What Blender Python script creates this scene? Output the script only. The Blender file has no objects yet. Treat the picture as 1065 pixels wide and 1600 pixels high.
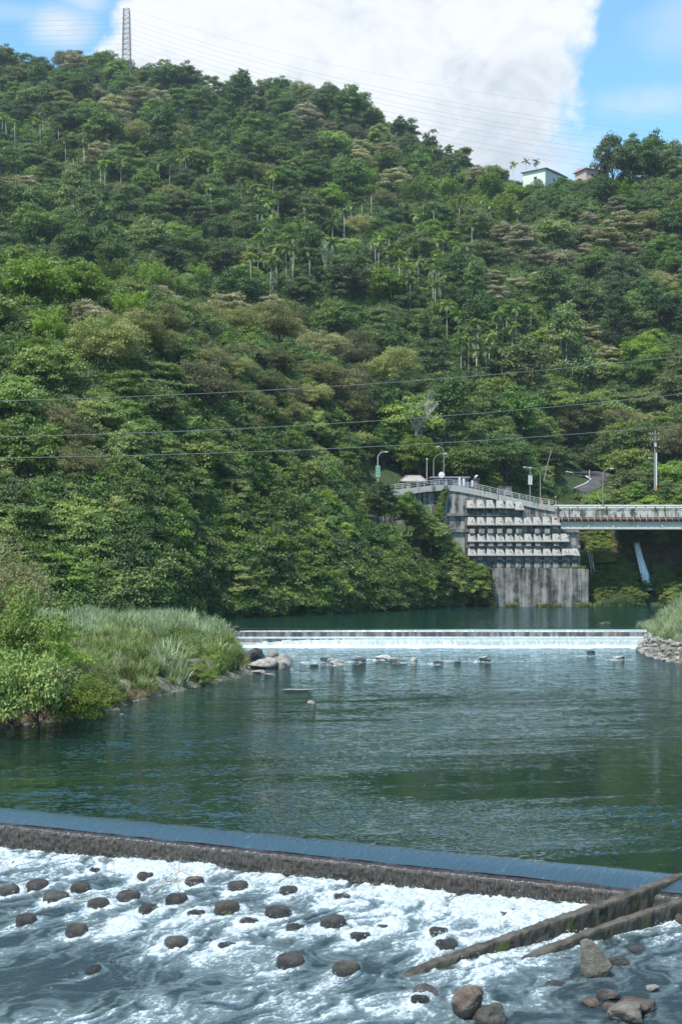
import bpy, math, random
import numpy as np
from mathutils import Vector

R = math.radians
SC = bpy.context.scene
COL = SC.collection
F, HOR, CX, HC = 2200.0, 900.0, 532.5, 8.0      # focal length and horizon in photo pixels, eye height over the pool

# ------------------------------------------------------------------ camera, sky, sun, exposure
cam_d = bpy.data.cameras.new('camera'); cam = bpy.data.objects.new('camera', cam_d); COL.objects.link(cam)
cam.location = (0, 0, HC); cam.rotation_euler = (R(90), 0, 0)
cam_d.sensor_fit = 'VERTICAL'; cam_d.sensor_height = 36.0; cam_d.lens = 36.0 * F / 1600.0
cam_d.shift_y = (HOR - 800.0) / 1600.0
cam_d.clip_start = 0.5; cam_d.clip_end = 20000
SC.camera = cam
SC.render.resolution_x, SC.render.resolution_y = 681, 1024
SC.view_settings.view_transform = 'Standard'; SC.view_settings.look = 'None'
SC.view_settings.exposure = 0.55; SC.view_settings.gamma = 1.0
SC.cycles.max_bounces = 6; SC.cycles.diffuse_bounces = 3; SC.cycles.glossy_bounces = 3
SC.cycles.transmission_bounces = 4; SC.cycles.transparent_max_bounces = 8; SC.cycles.volume_bounces = 0
SC.cycles.caustics_reflective = False; SC.cycles.caustics_refractive = False

SUN_EL, SUN_AZ = 58.0, 217.0      # azimuth the light comes from, clockwise from +Y (camera looks along +Y)
sun_d = bpy.data.lights.new('sun', 'SUN'); sun = bpy.data.objects.new('sun', sun_d); COL.objects.link(sun)
sun_d.energy = 4.7; sun_d.angle = R(0.6); sun_d.color = (1.0, 0.955, 0.88)
_a, _e = R(SUN_AZ), R(SUN_EL)
sun_dir = Vector((math.sin(_a) * math.cos(_e), math.cos(_a) * math.cos(_e), math.sin(_e)))
sun.rotation_euler = sun_dir.to_track_quat('Z', 'Y').to_euler()
sun.location = (0, 0, 60)


class NT:
    """small helper for node trees"""
    def __init__(s, tree):
        s.t = tree; s.n = tree.nodes; s.l = tree.links
    def node(s, typ, **kw):
        n = s.n.new(typ)
        for k, v in kw.items():
            setattr(n, k, v)
        return n
    def put(s, sock, v):
        if isinstance(v, bpy.types.NodeSocket):
            s.l.new(v, sock)
        elif v is not None:
            if sock.type == 'RGBA' and len(v) == 3:
                v = (*v, 1)
            sock.default_value = v
    def math(s, op, a, b=None, c=None, clamp=False):
        n = s.node('ShaderNodeMath', operation=op, use_clamp=clamp)
        s.put(n.inputs[0], a); s.put(n.inputs[1], b)
        if c is not None: s.put(n.inputs[2], c)
        return n.outputs[0]
    def ramp(s, v, lo, hi, a=0.0, b=1.0, smooth=True):
        n = s.node('ShaderNodeMapRange', interpolation_type='SMOOTHSTEP' if smooth else 'LINEAR')
        s.put(n.inputs[0], v); s.put(n.inputs[1], lo); s.put(n.inputs[2], hi); s.put(n.inputs[3], a); s.put(n.inputs[4], b)
        return n.outputs[0]
    def mix(s, f, a, b):
        n = s.node('ShaderNodeMix', data_type='RGBA', blend_type='MIX')
        s.put(n.inputs[0], f); s.put(n.inputs[6], a); s.put(n.inputs[7], b)
        return n.outputs[2]
    def mul(s, a, b):
        n = s.node('ShaderNodeMix', data_type='RGBA', blend_type='MULTIPLY')
        s.put(n.inputs[0], 1.0); s.put(n.inputs[6], a); s.put(n.inputs[7], b)
        return n.outputs[2]
    def noise(s, vec, scale, detail=4, rough=0.55, dist=0.0, dim='3D', col=False):
        n = s.node('ShaderNodeTexNoise', noise_dimensions=dim)
        if vec is not None: s.l.new(vec, n.inputs['Vector'])
        n.inputs['Scale'].default_value = scale; n.inputs['Detail'].default_value = detail
        n.inputs['Roughness'].default_value = rough; n.inputs['Distortion'].default_value = dist
        return n.outputs[1 if col else 0]
    def mapv(s, vec, scale=(1, 1, 1), rot=(0, 0, 0), loc=(0, 0, 0)):
        n = s.node('ShaderNodeMapping')
        s.l.new(vec, n.inputs['Vector'])
        n.inputs['Scale'].default_value = scale; n.inputs['Rotation'].default_value = rot; n.inputs['Location'].default_value = loc
        return n.outputs[0]
    def pos(s):
        return s.node('ShaderNodeNewGeometry').outputs['Position']
    def attr(s, name):
        return s.node('ShaderNodeAttribute', attribute_name=name).outputs['Fac']
    def bump(s, h, strength, dist=0.1, normal=None):
        n = s.node('ShaderNodeBump')
        n.inputs['Distance'].default_value = dist
        s.put(n.inputs['Strength'], strength); s.l.new(h, n.inputs['Height'])
        if normal is not None: s.l.new(normal, n.inputs['Normal'])
        return n.outputs[0]


world = bpy.data.worlds.new('World'); SC.world = world; world.use_nodes = True
w = NT(world.node_tree); w.n.clear()
sky = w.node('ShaderNodeTexSky', sky_type='NISHITA')
sky.sun_disc = False; sky.sun_elevation = R(SUN_EL); sky.sun_rotation = R(SUN_AZ)
sky.air_density = 1.0; sky.dust_density = 0.6; sky.ozone_density = 1.6; sky.altitude = 300
tc = w.node('ShaderNodeTexCoord')
sx = w.node('ShaderNodeSeparateXYZ'); w.l.new(tc.outputs['Generated'], sx.inputs[0])
az = w.math('ARCTAN2', sx.outputs[0], sx.outputs[1])            # azimuth, 0 along the view
el = w.math('ARCSINE', sx.outputs[2])
warp = w.noise(tc.outputs['Generated'], 9, 6, 0.6)
warp = w.math('MULTIPLY', w.math('SUBTRACT', warp, 0.5), 0.11)
warp2 = w.noise(w.mapv(tc.outputs['Generated'], loc=(5, 2, 1)), 30, 5, 0.6)
warp = w.math('ADD', warp, w.math('MULTIPLY', w.math('SUBTRACT', warp2, 0.5), 0.055))
rightedge = w.math('SUBTRACT', w.math('ADD', w.math('MULTIPLY', el, 0.40), 0.028), az)
leftedge = w.math('SUBTRACT', az, w.math('ADD', -0.186, w.math('MULTIPLY', w.math('SUBTRACT', el, 0.34), 0.75)))
topedge = w.math('SUBTRACT', 0.43, el)
cl = w.math('MINIMUM', w.math('MINIMUM', rightedge, leftedge), topedge)
cl = w.math('ADD', cl, warp)
big = w.ramp(cl, -0.008, 0.014)
def puff(a0, e0, ra, re, amp=1.0):
    da = w.math('DIVIDE', w.math('SUBTRACT', az, a0), ra); de = w.math('DIVIDE', w.math('SUBTRACT', el, e0), re)
    d = w.math('SQRT', w.math('ADD', w.math('POWER', da, 2.0), w.math('POWER', de, 2.0)))
    d = w.math('ADD', d, w.math('MULTIPLY', warp, 16.0))
    return w.ramp(d, 0.0, 1.5, amp, 0.0)
small = w.math('MAXIMUM', puff(-0.197, 0.366, 0.022, 0.014, .85), puff(0.137, 0.286, 0.045, 0.026, .9))
small = w.math('MAXIMUM', small, puff(-0.18, 0.383, 0.02, 0.008, .5))
small = w.math('MAXIMUM', small, puff(0.215, 0.318, 0.045, 0.010, .4))
small = w.math('MAXIMUM', small, puff(0.236, 0.362, 0.03, 0.02, .35))
small = w.math('MAXIMUM', small, puff(-0.225, 0.372, 0.05, 0.006, .25))
scat = w.noise(w.mapv(tc.outputs['Generated'], scale=(1, 1, 2.2), loc=(3.1, 0.4, 0)), 2.2, 7, 0.6)
scat = w.math('MULTIPLY', w.ramp(scat, 0.58, 0.72), w.ramp(el, 0.42, 0.60))
cloud = w.math('MAXIMUM', w.math('MAXIMUM', big, small), w.math('MULTIPLY', scat, 0.8))
shade = w.math('ADD', w.math('MULTIPLY', w.noise(w.mapv(tc.outputs['Generated'], scale=(1, 1, 1.6)), 7, 6, 0.55), .6), w.math('MULTIPLY', w.noise(w.mapv(tc.outputs['Generated'], scale=(1, 1, 1.4), loc=(2, 5, 3)), 24, 7, 0.62, .6), .4))
CLOUDK = 5.5
ccol = w.mix(w.ramp(shade, 0.38, 0.60), (0.54 * CLOUDK, 0.60 * CLOUDK, 0.68 * CLOUDK), (0.82 * CLOUDK, 0.85 * CLOUDK, 0.88 * CLOUDK))
skyc = w.mul(sky.outputs[0], (0.88, 1.24, 1.26))
fin = w.mix(cloud, skyc, ccol)
bg = w.node('ShaderNodeBackground'); w.l.new(fin, bg.inputs[0]); bg.inputs[1].default_value = 0.15
wo = w.node('ShaderNodeOutputWorld'); w.l.new(bg.outputs[0], wo.inputs[0])

# ------------------------------------------------------------------ helpers
def P(px, py, Y):
    return Vector(((px - CX) * Y / F, Y, HC + (HOR - py) * Y / F))
def proj(x, y, z):
    return CX + x / y * F, HOR - (z - HC) / y * F
def Yat(py, z):
    return (HC - z) * F / (py - HOR)

def hash3(ix, iy, iz, seed):
    h = (ix.astype(np.int64) * 374761393 + iy.astype(np.int64) * 668265263 + iz.astype(np.int64) * 2147483647 + seed * 1274126177) & 0xffffffff
    h = ((h ^ (h >> 13)) * 1274126177) & 0xffffffff
    h = ((h ^ (h >> 16)) * 2246822519) & 0xffffffff
    return ((h ^ (h >> 15)) & 0xffffff) / float(0xffffff)
def vn(x, y, z=None, seed=0):
    x = np.asarray(x, float); y = np.asarray(y, float); z = np.zeros_like(x) if z is None else np.asarray(z, float)
    x0, y0, z0 = np.floor(x), np.floor(y), np.floor(z)
    fx, fy, fz = x - x0, y - y0, z - z0
    fx, fy, fz = [f * f * f * (f * (f * 6 - 15) + 10) for f in (fx, fy, fz)]
    r = 0
    for i in (0, 1):
        for j in (0, 1):
            for k in (0, 1):
                r = r + (fx if i else 1 - fx) * (fy if j else 1 - fy) * (fz if k else 1 - fz) * hash3(x0 + i, y0 + j, z0 + k, seed)
    return r
def fbm(x, y, z=None, oct=4, seed=0, gain=0.5):
    r = 0; a = 1; s = 0; f = 1
    for o in range(oct):
        r = r + a * vn(np.asarray(x) * f + o * 17.3, np.asarray(y) * f - o * 9.1, None if z is None else np.asarray(z) * f, seed + o)
        s += a; a *= gain; f *= 2.03
    return r / s
def sstep(v, a, b):
    t = np.clip((v - a) / (b - a), 0, 1); return t * t * (3 - 2 * t)

class MB:
    def __init__(s): s.v = []; s.f = []; s.m = []; s.mi = 0
    def add(s, vs, fs):
        b = len(s.v); s.v += [tuple(v) for v in vs]
        for f in fs: s.f.append([b + i for i in f]); s.m.append(s.mi)
        return s
    def box(s, c, size, rz=0.0):
        x, y, z = [d / 2 for d in size]; cr, sr = math.cos(rz), math.sin(rz)
        vs = []
        for dx, dy, dz in ((-x, -y, -z), (x, -y, -z), (x, y, -z), (-x, y, -z), (-x, -y, z), (x, -y, z), (x, y, z), (-x, y, z)):
            vs.append((c[0] + dx * cr - dy * sr, c[1] + dx * sr + dy * cr, c[2] + dz))
        return s.add(vs, [(0, 3, 2, 1), (4, 5, 6, 7), (0, 1, 5, 4), (1, 2, 6, 5), (2, 3, 7, 6), (3, 0, 4, 7)])
    def tube(s, pts, rad, n=6, cap=True):
        pts = [Vector(p) for p in pts]
        if not hasattr(rad, '__len__'): rad = [rad] * len(pts)
        b = len(s.v); ref = Vector((0.31, 0.87, 0.12)).normalized()
        for i, p in enumerate(pts):
            d = (pts[min(i + 1, len(pts) - 1)] - pts[max(i - 1, 0)]).normalized()
            u = d.cross(ref)
            if u.length < 1e-3: u = d.cross(Vector((1, 0, 0)))
            u.normalize(); v = d.cross(u)
            for k in range(n):
                a = 2 * math.pi * k / n
                s.v.append(tuple(p + (u * math.cos(a) + v * math.sin(a)) * rad[i]))
        for i in range(len(pts) - 1):
            for k in range(n):
                a0 = b + i * n + k; a1 = b + i * n + (k + 1) % n
                s.f.append([a0, a1, a1 + n, a0 + n]); s.m.append(s.mi)
        if cap:
            s.f.append([b + k for k in range(n)][::-1]); s.m.append(s.mi)
            e = b + (len(pts) - 1) * n
            s.f.append([e + k for k in range(n)]); s.m.append(s.mi)
        return s
    def build(s, name, mats, parent=None, smooth=False, link=True):
        me = bpy.data.meshes.new(name); me.from_pydata(s.v, [], s.f)
        if not isinstance(mats, (list, tuple)): mats = [mats]
        for m in mats: me.materials.append(m)
        if len(mats) > 1: me.polygons.foreach_set('material_index', s.m)
        if smooth: me.polygons.foreach_set('use_smooth', [True] * len(s.f))
        me.update()
        o = bpy.data.objects.new(name, me)
        if link: COL.objects.link(o)
        if parent: o.parent = parent
        return o

def npmesh(name, V, Fq, mat, attrs=None, smooth=False, fattrs=None):
    me = bpy.data.meshes.new(name)
    V = np.asarray(V, np.float32); Fq = np.asarray(Fq, np.int32); k = Fq.shape[1]
    me.vertices.add(len(V)); me.vertices.foreach_set('co', V.ravel())
    me.loops.add(Fq.size); me.loops.foreach_set('vertex_index', Fq.ravel())
    me.polygons.add(len(Fq)); me.polygons.foreach_set('loop_start', np.arange(len(Fq), dtype=np.int32) * k)
    try: me.polygons.foreach_set('loop_total', np.full(len(Fq), k, np.int32))
    except Exception: pass
    me.polygons.foreach_set('use_smooth', np.full(len(Fq), smooth))
    for nm, arr in (attrs or {}).items():
        a = me.attributes.new(nm, 'FLOAT', 'POINT'); a.data.foreach_set('value', np.asarray(arr, np.float32).ravel())
    for nm, arr in (fattrs or {}).items():
        a = me.attributes.new(nm, 'FLOAT', 'FACE'); a.data.foreach_set('value', np.asarray(arr, np.float32).ravel())
    if mat is not None: me.materials.append(mat)
    me.update(calc_edges=True)
    return me
def mobj(name, me, parent=None, loc=(0, 0, 0)):
    o = bpy.data.objects.new(name, me); COL.objects.link(o); o.location = loc
    if parent: o.parent = parent
    return o
def grid_faces(nu, nv):
    i = np.arange(nu - 1)[:, None] * nv + np.arange(nv - 1)[None, :]
    i = i.ravel()
    return np.stack([i, i + nv, i + nv + 1, i + 1], 1)
def empty(name, loc, rz=0.0):
    o = bpy.data.objects.new(name, None); COL.objects.link(o); o.location = loc; o.rotation_euler = (0, 0, rz); o.empty_display_size = 0.5
    return o
def tag(o, label=None, cat=None, group=None, kind=None):
    if label: o['label'] = label
    if cat: o['category'] = cat
    if group: o['group'] = group
    if kind: o['kind'] = kind
    return o
def hang(o, parent):
    """parent an object built in world coordinates to a root standing elsewhere"""
    o.parent = parent; o.matrix_parent_inverse = parent.matrix_basis.inverted(); return o

# ------------------------------------------------------------------ materials
def newmat(name):
    m = bpy.data.materials.new(name); m.use_nodes = True
    t = NT(m.node_tree); t.n.clear()
    out = t.node('ShaderNodeOutputMaterial')
    return m, t, out
def pbr(t, out, col, rough=0.7, normal=None, spec=0.3, metal=0.0, link=True):
    b = t.node('ShaderNodeBsdfPrincipled')
    t.put(b.inputs['Base Color'], col); t.put(b.inputs['Roughness'], rough)
    b.inputs['Specular IOR Level'].default_value = spec; t.put(b.inputs['Metallic'], metal)
    if normal is not None: t.l.new(normal, b.inputs['Normal'])
    if link: t.l.new(b.outputs[0], out.inputs[0])
    return b

def leaf_mat(name, dark, mid, light, transl=0.30, rough=0.5, patch=0.25, tipcol=None):
    m, t, out = newmat(name)
    tint = t.attr('tint')
    oi = t.node('ShaderNodeObjectInfo')
    tcn = t.node('ShaderNodeTexCoord')
    n = t.noise(tcn.outputs['Object'], patch, 2)
    f = t.math('ADD', t.math('MULTIPLY', tint, 0.45), t.math('MULTIPLY', t.math('SUBTRACT', n, 0.5), 0.9))
    f = t.math('ADD', f, t.math('MULTIPLY', oi.outputs['Random'], 0.45))
    c1 = t.mix(t.ramp(f, 0.0, 0.5), dark, mid)
    c2 = t.mix(t.ramp(f, 0.45, 1.0), c1, light)
    if tipcol is not None:
        tp = t.attr('tip')
        c2 = t.mix(t.math('MULTIPLY', tp, t.ramp(tint, 0.05, 0.45)), c2, tipcol)
    hsv = t.node('ShaderNodeHueSaturation')
    r2 = t.math('FRACT', t.math('MULTIPLY', oi.outputs['Random'], 7.31))
    t.put(hsv.inputs['Hue'], t.math('ADD', 0.485, t.math('MULTIPLY', r2, 0.03)))
    r3 = t.math('FRACT', t.math('MULTIPLY', oi.outputs['Random'], 23.7))
    t.put(hsv.inputs['Value'], t.math('ADD', 0.66, t.math('MULTIPLY', r3, 0.85)))
    t.put(hsv.inputs['Saturation'], t.math('ADD', 0.85, t.math('MULTIPLY', r2, 0.25)))
    t.l.new(c2, hsv.inputs['Color'])
    b = pbr(t, out, hsv.outputs[0], rough, spec=0.35, link=False)
    tr = t.node('ShaderNodeBsdfTranslucent')
    t.l.new(t.mul(hsv.outputs[0], (1.3, 1.5, 0.7)), tr.inputs[0])
    mx = t.node('ShaderNodeMixShader'); mx.inputs[0].default_value = transl
    t.l.new(b.outputs[0], mx.inputs[1]); t.l.new(tr.outputs[0], mx.inputs[2]); t.l.new(mx.outputs[0], out.inputs[0])
    return m
M = {}
M['leaf_dark'] = leaf_mat('leaf_dark', (0.046, 0.075, 0.027), (0.083, 0.131, 0.034), (0.172, 0.211, 0.045))
M['leaf_mid'] = leaf_mat('leaf_mid', (0.071, 0.112, 0.032), (0.137, 0.189, 0.044), (0.283, 0.295, 0.062))
M['leaf_olive'] = leaf_mat('leaf_olive', (0.093, 0.106, 0.045), (0.177, 0.177, 0.069), (0.293, 0.263, 0.100), rough=.6)
M['leaf_yellow'] = leaf_mat('leaf_yellow', (0.082, 0.124, 0.019), (0.162, 0.222, 0.032), (0.259, 0.320, 0.053), transl=.35)
M['leaf_brown'] = leaf_mat('leaf_brown', (0.099, 0.106, 0.044), (0.161, 0.156, 0.058), (0.256, 0.220, 0.085), rough=.65, tipcol=(.33, .285, .205))
M['leaf_palm'] = leaf_mat('leaf_palm', (0.065, 0.106, 0.034), (0.125, 0.177, 0.045), (0.283, 0.278, 0.069))
M['leaf_bush'] = leaf_mat('leaf_bush', (0.072, 0.113, 0.028), (0.172, 0.219, 0.046), (0.304, 0.311, 0.078), transl=.35)
M['reed_blue'] = leaf_mat('reed_blue', (.125, .160, .085), (.255, .295, .170), (.430, .465, .305), rough=.45, transl=.3)
M['reed_green'] = leaf_mat('reed_green', (.085, .120, .035), (.190, .225, .080), (.330, .350, .160), rough=.5, transl=.3)
M['reed_dark'] = leaf_mat('reed_dark', (0.036, 0.072, 0.029), (0.078, 0.130, 0.046), (0.150, 0.202, 0.078), rough=.5, transl=.3)
M['straw'] = leaf_mat('straw', (.12, .09, .055), (.20, .15, .09), (.30, .24, .15), rough=.7, transl=.15)

def bark(name, a, b_, sc=3.0):
    m, t, out = newmat(name)
    tcn = t.node('ShaderNodeTexCoord')
    n = t.noise(t.mapv(tcn.outputs['Object'], scale=(1, 1, .3)), sc, 5, .65)
    pbr(t, out, t.mix(t.ramp(n, .35, .65), a, b_), .85, t.bump(n, .6, .05))
    return m
M['bark'] = bark('bark', (.055, .045, .035), (.14, .12, .10))
M['bark_pale'] = bark('bark_pale', (.20, .19, .16), (.42, .40, .35), 1.2)
M['deadwood'] = bark('deadwood', (.26, .24, .20), (.48, .45, .40), 2)
M['twig'] = bark('twig', (.25, .17, .13), (.42, .32, .26), 6)

def stained(name, base, stain, streak=1.0, low=.45, high=.62, zsc=.10, xsc=1.2, rough=.9, warm=(.30, .24, .17), moss=None, fine=5):
    """weathered concrete: vertical run-off streaks, blotches, fine grain"""
    m, t, out = newmat(name)
    p = t.pos()
    st = t.noise(t.mapv(p, scale=(xsc, xsc, zsc)), 1.0, 6, .65)
    bl = t.noise(p, .35, 6, .65)
    s = t.math('ADD', t.math('MULTIPLY', st, .62 * streak + .0), t.math('MULTIPLY', bl, 1 - .62 * streak))
    f = t.ramp(s, low, high)
    gr = t.noise(p, fine, 4, .6)
    c = t.mix(f, base, stain)
    c = t.mix(t.math('MULTIPLY', t.ramp(t.noise(p, .8, 4), .5, .7), .35), c, warm)
    c = t.mul(c, t.mix(gr, (.72, .72, .72), (1.2, 1.2, 1.2)))
    if moss is not None:
        mm = t.ramp(t.noise(p, moss[1], 5, .65), moss[2], moss[2] + .08)
        c = t.mix(mm, c, moss[0])
    pbr(t, out, c, rough, t.bump(t.math('ADD', gr, t.math('MULTIPLY', st, .6)), .5, .05))
    return m
M['wall'] = stained('wall_concrete', (.27, .265, .25), (.035, .036, .036), low=.44, high=.58)
M['wall_lower'] = stained('lower_wall_concrete', (.27, .262, .245), (.028, .030, .030), low=.40, high=.58, xsc=.75, zsc=.05)
M['wall_dark'] = stained('dark_concrete', (.215, .21, .20), (.06, .06, .058), low=.40, high=.56, xsc=1.5)
M['block'] = stained('block_concrete', (.31, .30, .275), (.11, .11, .105), low=.52, high=.70, zsc=.4)
M['cap'] = stained('cap_concrete', (.235, .23, .215), (.07, .07, .068), low=.48, high=.62, zsc=.4)
M['parapet'] = stained('parapet_concrete', (.34, .335, .32), (.08, .08, .08), low=.50, high=.64, zsc=.25, xsc=2.0)
M['bridge_wht'] = stained('bridge_parapet_paint', (.44, .425, .39), (.06, .058, .055), low=.45, high=.58, zsc=.30, xsc=1.6)
M['girder'] = stained('girder_concrete', (.47, .45, .40), (.14, .135, .13), low=.54, high=.72, zsc=.2)
M['fish_wall0'] = stained('fishway_concrete', (.155, .145, .125), (.045, .042, .036), streak=.2, low=.42, high=.62, moss=((.085, .125, .015), 1.1, .60), fine=22)
def fish_mat():
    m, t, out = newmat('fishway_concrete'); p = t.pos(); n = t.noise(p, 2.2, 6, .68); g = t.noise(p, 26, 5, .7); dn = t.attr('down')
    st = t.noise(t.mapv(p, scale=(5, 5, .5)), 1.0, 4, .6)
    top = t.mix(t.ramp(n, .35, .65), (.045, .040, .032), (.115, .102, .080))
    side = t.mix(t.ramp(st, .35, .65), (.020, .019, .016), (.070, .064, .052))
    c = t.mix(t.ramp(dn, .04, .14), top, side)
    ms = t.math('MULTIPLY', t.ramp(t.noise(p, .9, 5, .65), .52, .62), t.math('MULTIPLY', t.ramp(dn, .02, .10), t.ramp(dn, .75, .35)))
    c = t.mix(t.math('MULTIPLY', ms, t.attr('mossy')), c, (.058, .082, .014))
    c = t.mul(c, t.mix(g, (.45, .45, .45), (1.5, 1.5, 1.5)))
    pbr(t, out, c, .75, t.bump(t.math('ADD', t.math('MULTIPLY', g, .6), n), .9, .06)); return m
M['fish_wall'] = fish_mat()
M['road'] = stained('asphalt', (.085, .085, .088), (.05, .05, .052), streak=0, low=.4, high=.7, warm=(.08, .08, .08), fine=9)
M['rail'] = stained('rail_metal', (.42, .43, .43), (.22, .22, .22), streak=0, low=.5, high=.7, rough=.55, fine=30)
M['rust'] = stained('rust_pipe', (.17, .085, .055), (.07, .045, .035), streak=0, low=.4, high=.65, warm=(.22, .11, .07), fine=12)

def plain(name, col, rough=.6, metal=0.0, var=.25, sc=4):
    m, t, out = newmat(name)
    n = t.noise(t.pos(), sc, 4, .6)
    k0, k1 = 1 - var, 1 + var
    pbr(t, out, t.mul(col, t.mix(n, (k0, k0, k0), (k1, k1, k1))), rough, metal=metal)
    return m
M['pole'] = plain('galvanised_pole', (.40, .41, .41), .5)
M['pole_dull'] = plain('weathered_pole', (.19, .185, .175), .8)
M['white'] = plain('white_paint', (.58, .58, .57), .5, var=.12)
M['green_sign'] = plain('green_sign_paint', (.03, .25, .16), .5, var=.1)
M['lamp_glass'] = plain('lamp_glass', (.55, .56, .54), .2)
M['steel'] = plain('tower_steel', (.17, .18, .20), .5)
M['cable'] = plain('cable', (.17, .175, .17), .6)
M['cable_far'] = plain('thin_cable', (.30, .32, .34), .6)
M['dark'] = plain('dark_opening', (.03, .035, .04), .3)
M['house_green'] = plain('pale_green_plaster', (.56, .585, .51), .85, var=.07, sc=.5)
M['house_pink'] = plain('pink_plaster', (.48, .34, .31), .85, var=.12, sc=.5)
M['roof_tin'] = plain('roof_sheet', (.20, .20, .20), .6)
M['roof_pav'] = stained('old_tiles', (.36, .33, .29), (.14, .13, .12), streak=0, low=.4, high=.65, fine=8)
M['brick'] = plain('brick_orange', (.45, .20, .11), .85)

def rock_mat(name, a, b_, wet=0.25, moss=None):
    m, t, out = newmat(name)
    tcn = t.node('ShaderNodeTexCoord'); p = t.pos()
    n = t.noise(p, 2.2, 8, .68); n2 = t.noise(p, 22, 6, .7); vo = t.node('ShaderNodeTexVoronoi'); t.l.new(p, vo.inputs['Vector']); vo.inputs['Scale'].default_value = 5
    oi = t.node('ShaderNodeObjectInfo')
    c = t.mix(t.ramp(n, .32, .68), a, b_)
    c = t.mul(c, t.mix(n2, (.55, .55, .55), (1.45, 1.45, 1.45)))
    k = t.math('ADD', .75, t.math('MULTIPLY', oi.outputs['Random'], .5))
    cc = t.node('ShaderNodeCombineXYZ'); [t.l.new(k, cc.inputs[i]) for i in range(3)]
    c = t.mul(c, cc.outputs[0])
    # wetted band close to the water the stone stands in
    wl = t.attr('wet')
    c = t.mix(t.math('MULTIPLY', wl, .8), c, t.mul(c, (.30, .29, .28)))
    if moss:
        c = t.mix(t.ramp(t.noise(p, 3.0, 5, .7), .55, .66), c, moss)
    r = t.math('SUBTRACT', .9, t.math('MULTIPLY', wl, .6))
    pbr(t, out, c, r, t.bump(t.math('ADD', n, t.math('MULTIPLY', n2, .55)), 1.0, .14), spec=.5)
    return m
M['rock_dry'] = rock_mat('grey_rock', (.15, .138, .12), (.34, .32, .285))
M['rock_pale'] = rock_mat('pale_river_stone', (.26, .24, .21), (.50, .47, .42))
M['rock_low'] = rock_mat('weathered_rock', (.085, .075, .06), (.21, .19, .155))
M['rock_dark'] = rock_mat('dark_rock', (.035, .032, .028), (.11, .10, .088))
M['rock_brown'] = rock_mat('brown_rock', (.075, .052, .04), (.20, .15, .12))
M['stump'] = rock_mat('wet_concrete_block', (.022, .021, .018), (.088, .082, .068))
M['stump_moss'] = rock_mat('mossy_concrete_block', (.026, .022, .016), (.095, .080, .056), moss=(.10, .13, .02))

def soil_mat():
    m, t, out = newmat('hillside_soil')
    p = t.pos(); n = t.noise(p, .25, 8, .65); n2 = t.noise(p, 2.0, 5, .6)
    c = t.mix(t.ramp(n, .35, .6), (.030, .055, .018), (.050, .070, .026))
    c = t.mix(t.ramp(n2, .5, .7), c, (.045, .075, .022))
    pbr(t, out, c, .95, t.bump(t.math('ADD', n, n2), .8, .6))
    return m
M['soil'] = soil_mat()
def gravel_mat():
    m, t, out = newmat('bank_gravel')
    p = t.pos(); n = t.noise(p, 1.2, 7, .65)
    vo = t.node('ShaderNodeTexVoronoi'); t.l.new(p, vo.inputs['Vector']); vo.inputs['Scale'].default_value = 3.5
    c = t.mix(t.ramp(n, .35, .65), (.07, .075, .04), (.20, .18, .14))
    c = t.mul(c, t.mix(vo.outputs['Distance'], (1.2, 1.2, 1.2), (.5, .5, .5)))
    pbr(t, out, c, .95, t.bump(vo.outputs['Distance'], .7, .15))
    return m
M['gravel'] = gravel_mat()

# ---- water -------------------------------------------------------
WD = Vector((.885, -.465, 0)).normalized(); WN = Vector((.465, .885, 0)).normalized()     # along the near weir / upstream
W0 = Vector((-11.8, 48.6, 0))
def st_of(x, y):
    dx, dy = np.asarray(x) - W0.x, np.asarray(y) - W0.y
    return dx * WD.x + dy * WD.y, dx * WN.x + dy * WN.y

FOAMC = (.74, .80, .82)
def water_shader(t, body, normal, rough=.05, f0=.03, pw=3.2, tint=(.78, .93, 1.0)):
    """reflecting surface over a dim coloured body"""
    lw = t.node('ShaderNodeLayerWeight'); lw.inputs[0].default_value = .5; t.l.new(normal, lw.inputs['Normal'])
    g = t.node('ShaderNodeNewGeometry'); dp = t.node('ShaderNodeVectorMath', operation='DOT_PRODUCT')
    t.l.new(g.outputs['Incoming'], dp.inputs[0]); t.l.new(normal, dp.inputs[1])
    c = t.math('SUBTRACT', 1.0, t.math('MAXIMUM', dp.outputs['Value'], 0.0), clamp=True)
    f = t.math('ADD', f0, t.math('MULTIPLY', t.math('POWER', c, pw), 1 - f0))
    f = t.math('MINIMUM', f, .58)
    d = t.node('ShaderNodeBsdfDiffuse'); t.put(d.inputs[0], body)
    gl = t.node('ShaderNodeBsdfGlossy'); gl.inputs['Roughness'].default_value = rough; t.l.new(normal, gl.inputs['Normal']); t.put(gl.inputs[0], tint)
    mx = t.node('ShaderNodeMixShader'); t.l.new(f, mx.inputs[0]); t.l.new(d.outputs[0], mx.inputs[1]); t.l.new(gl.outputs[0], mx.inputs[2])
    return mx
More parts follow.
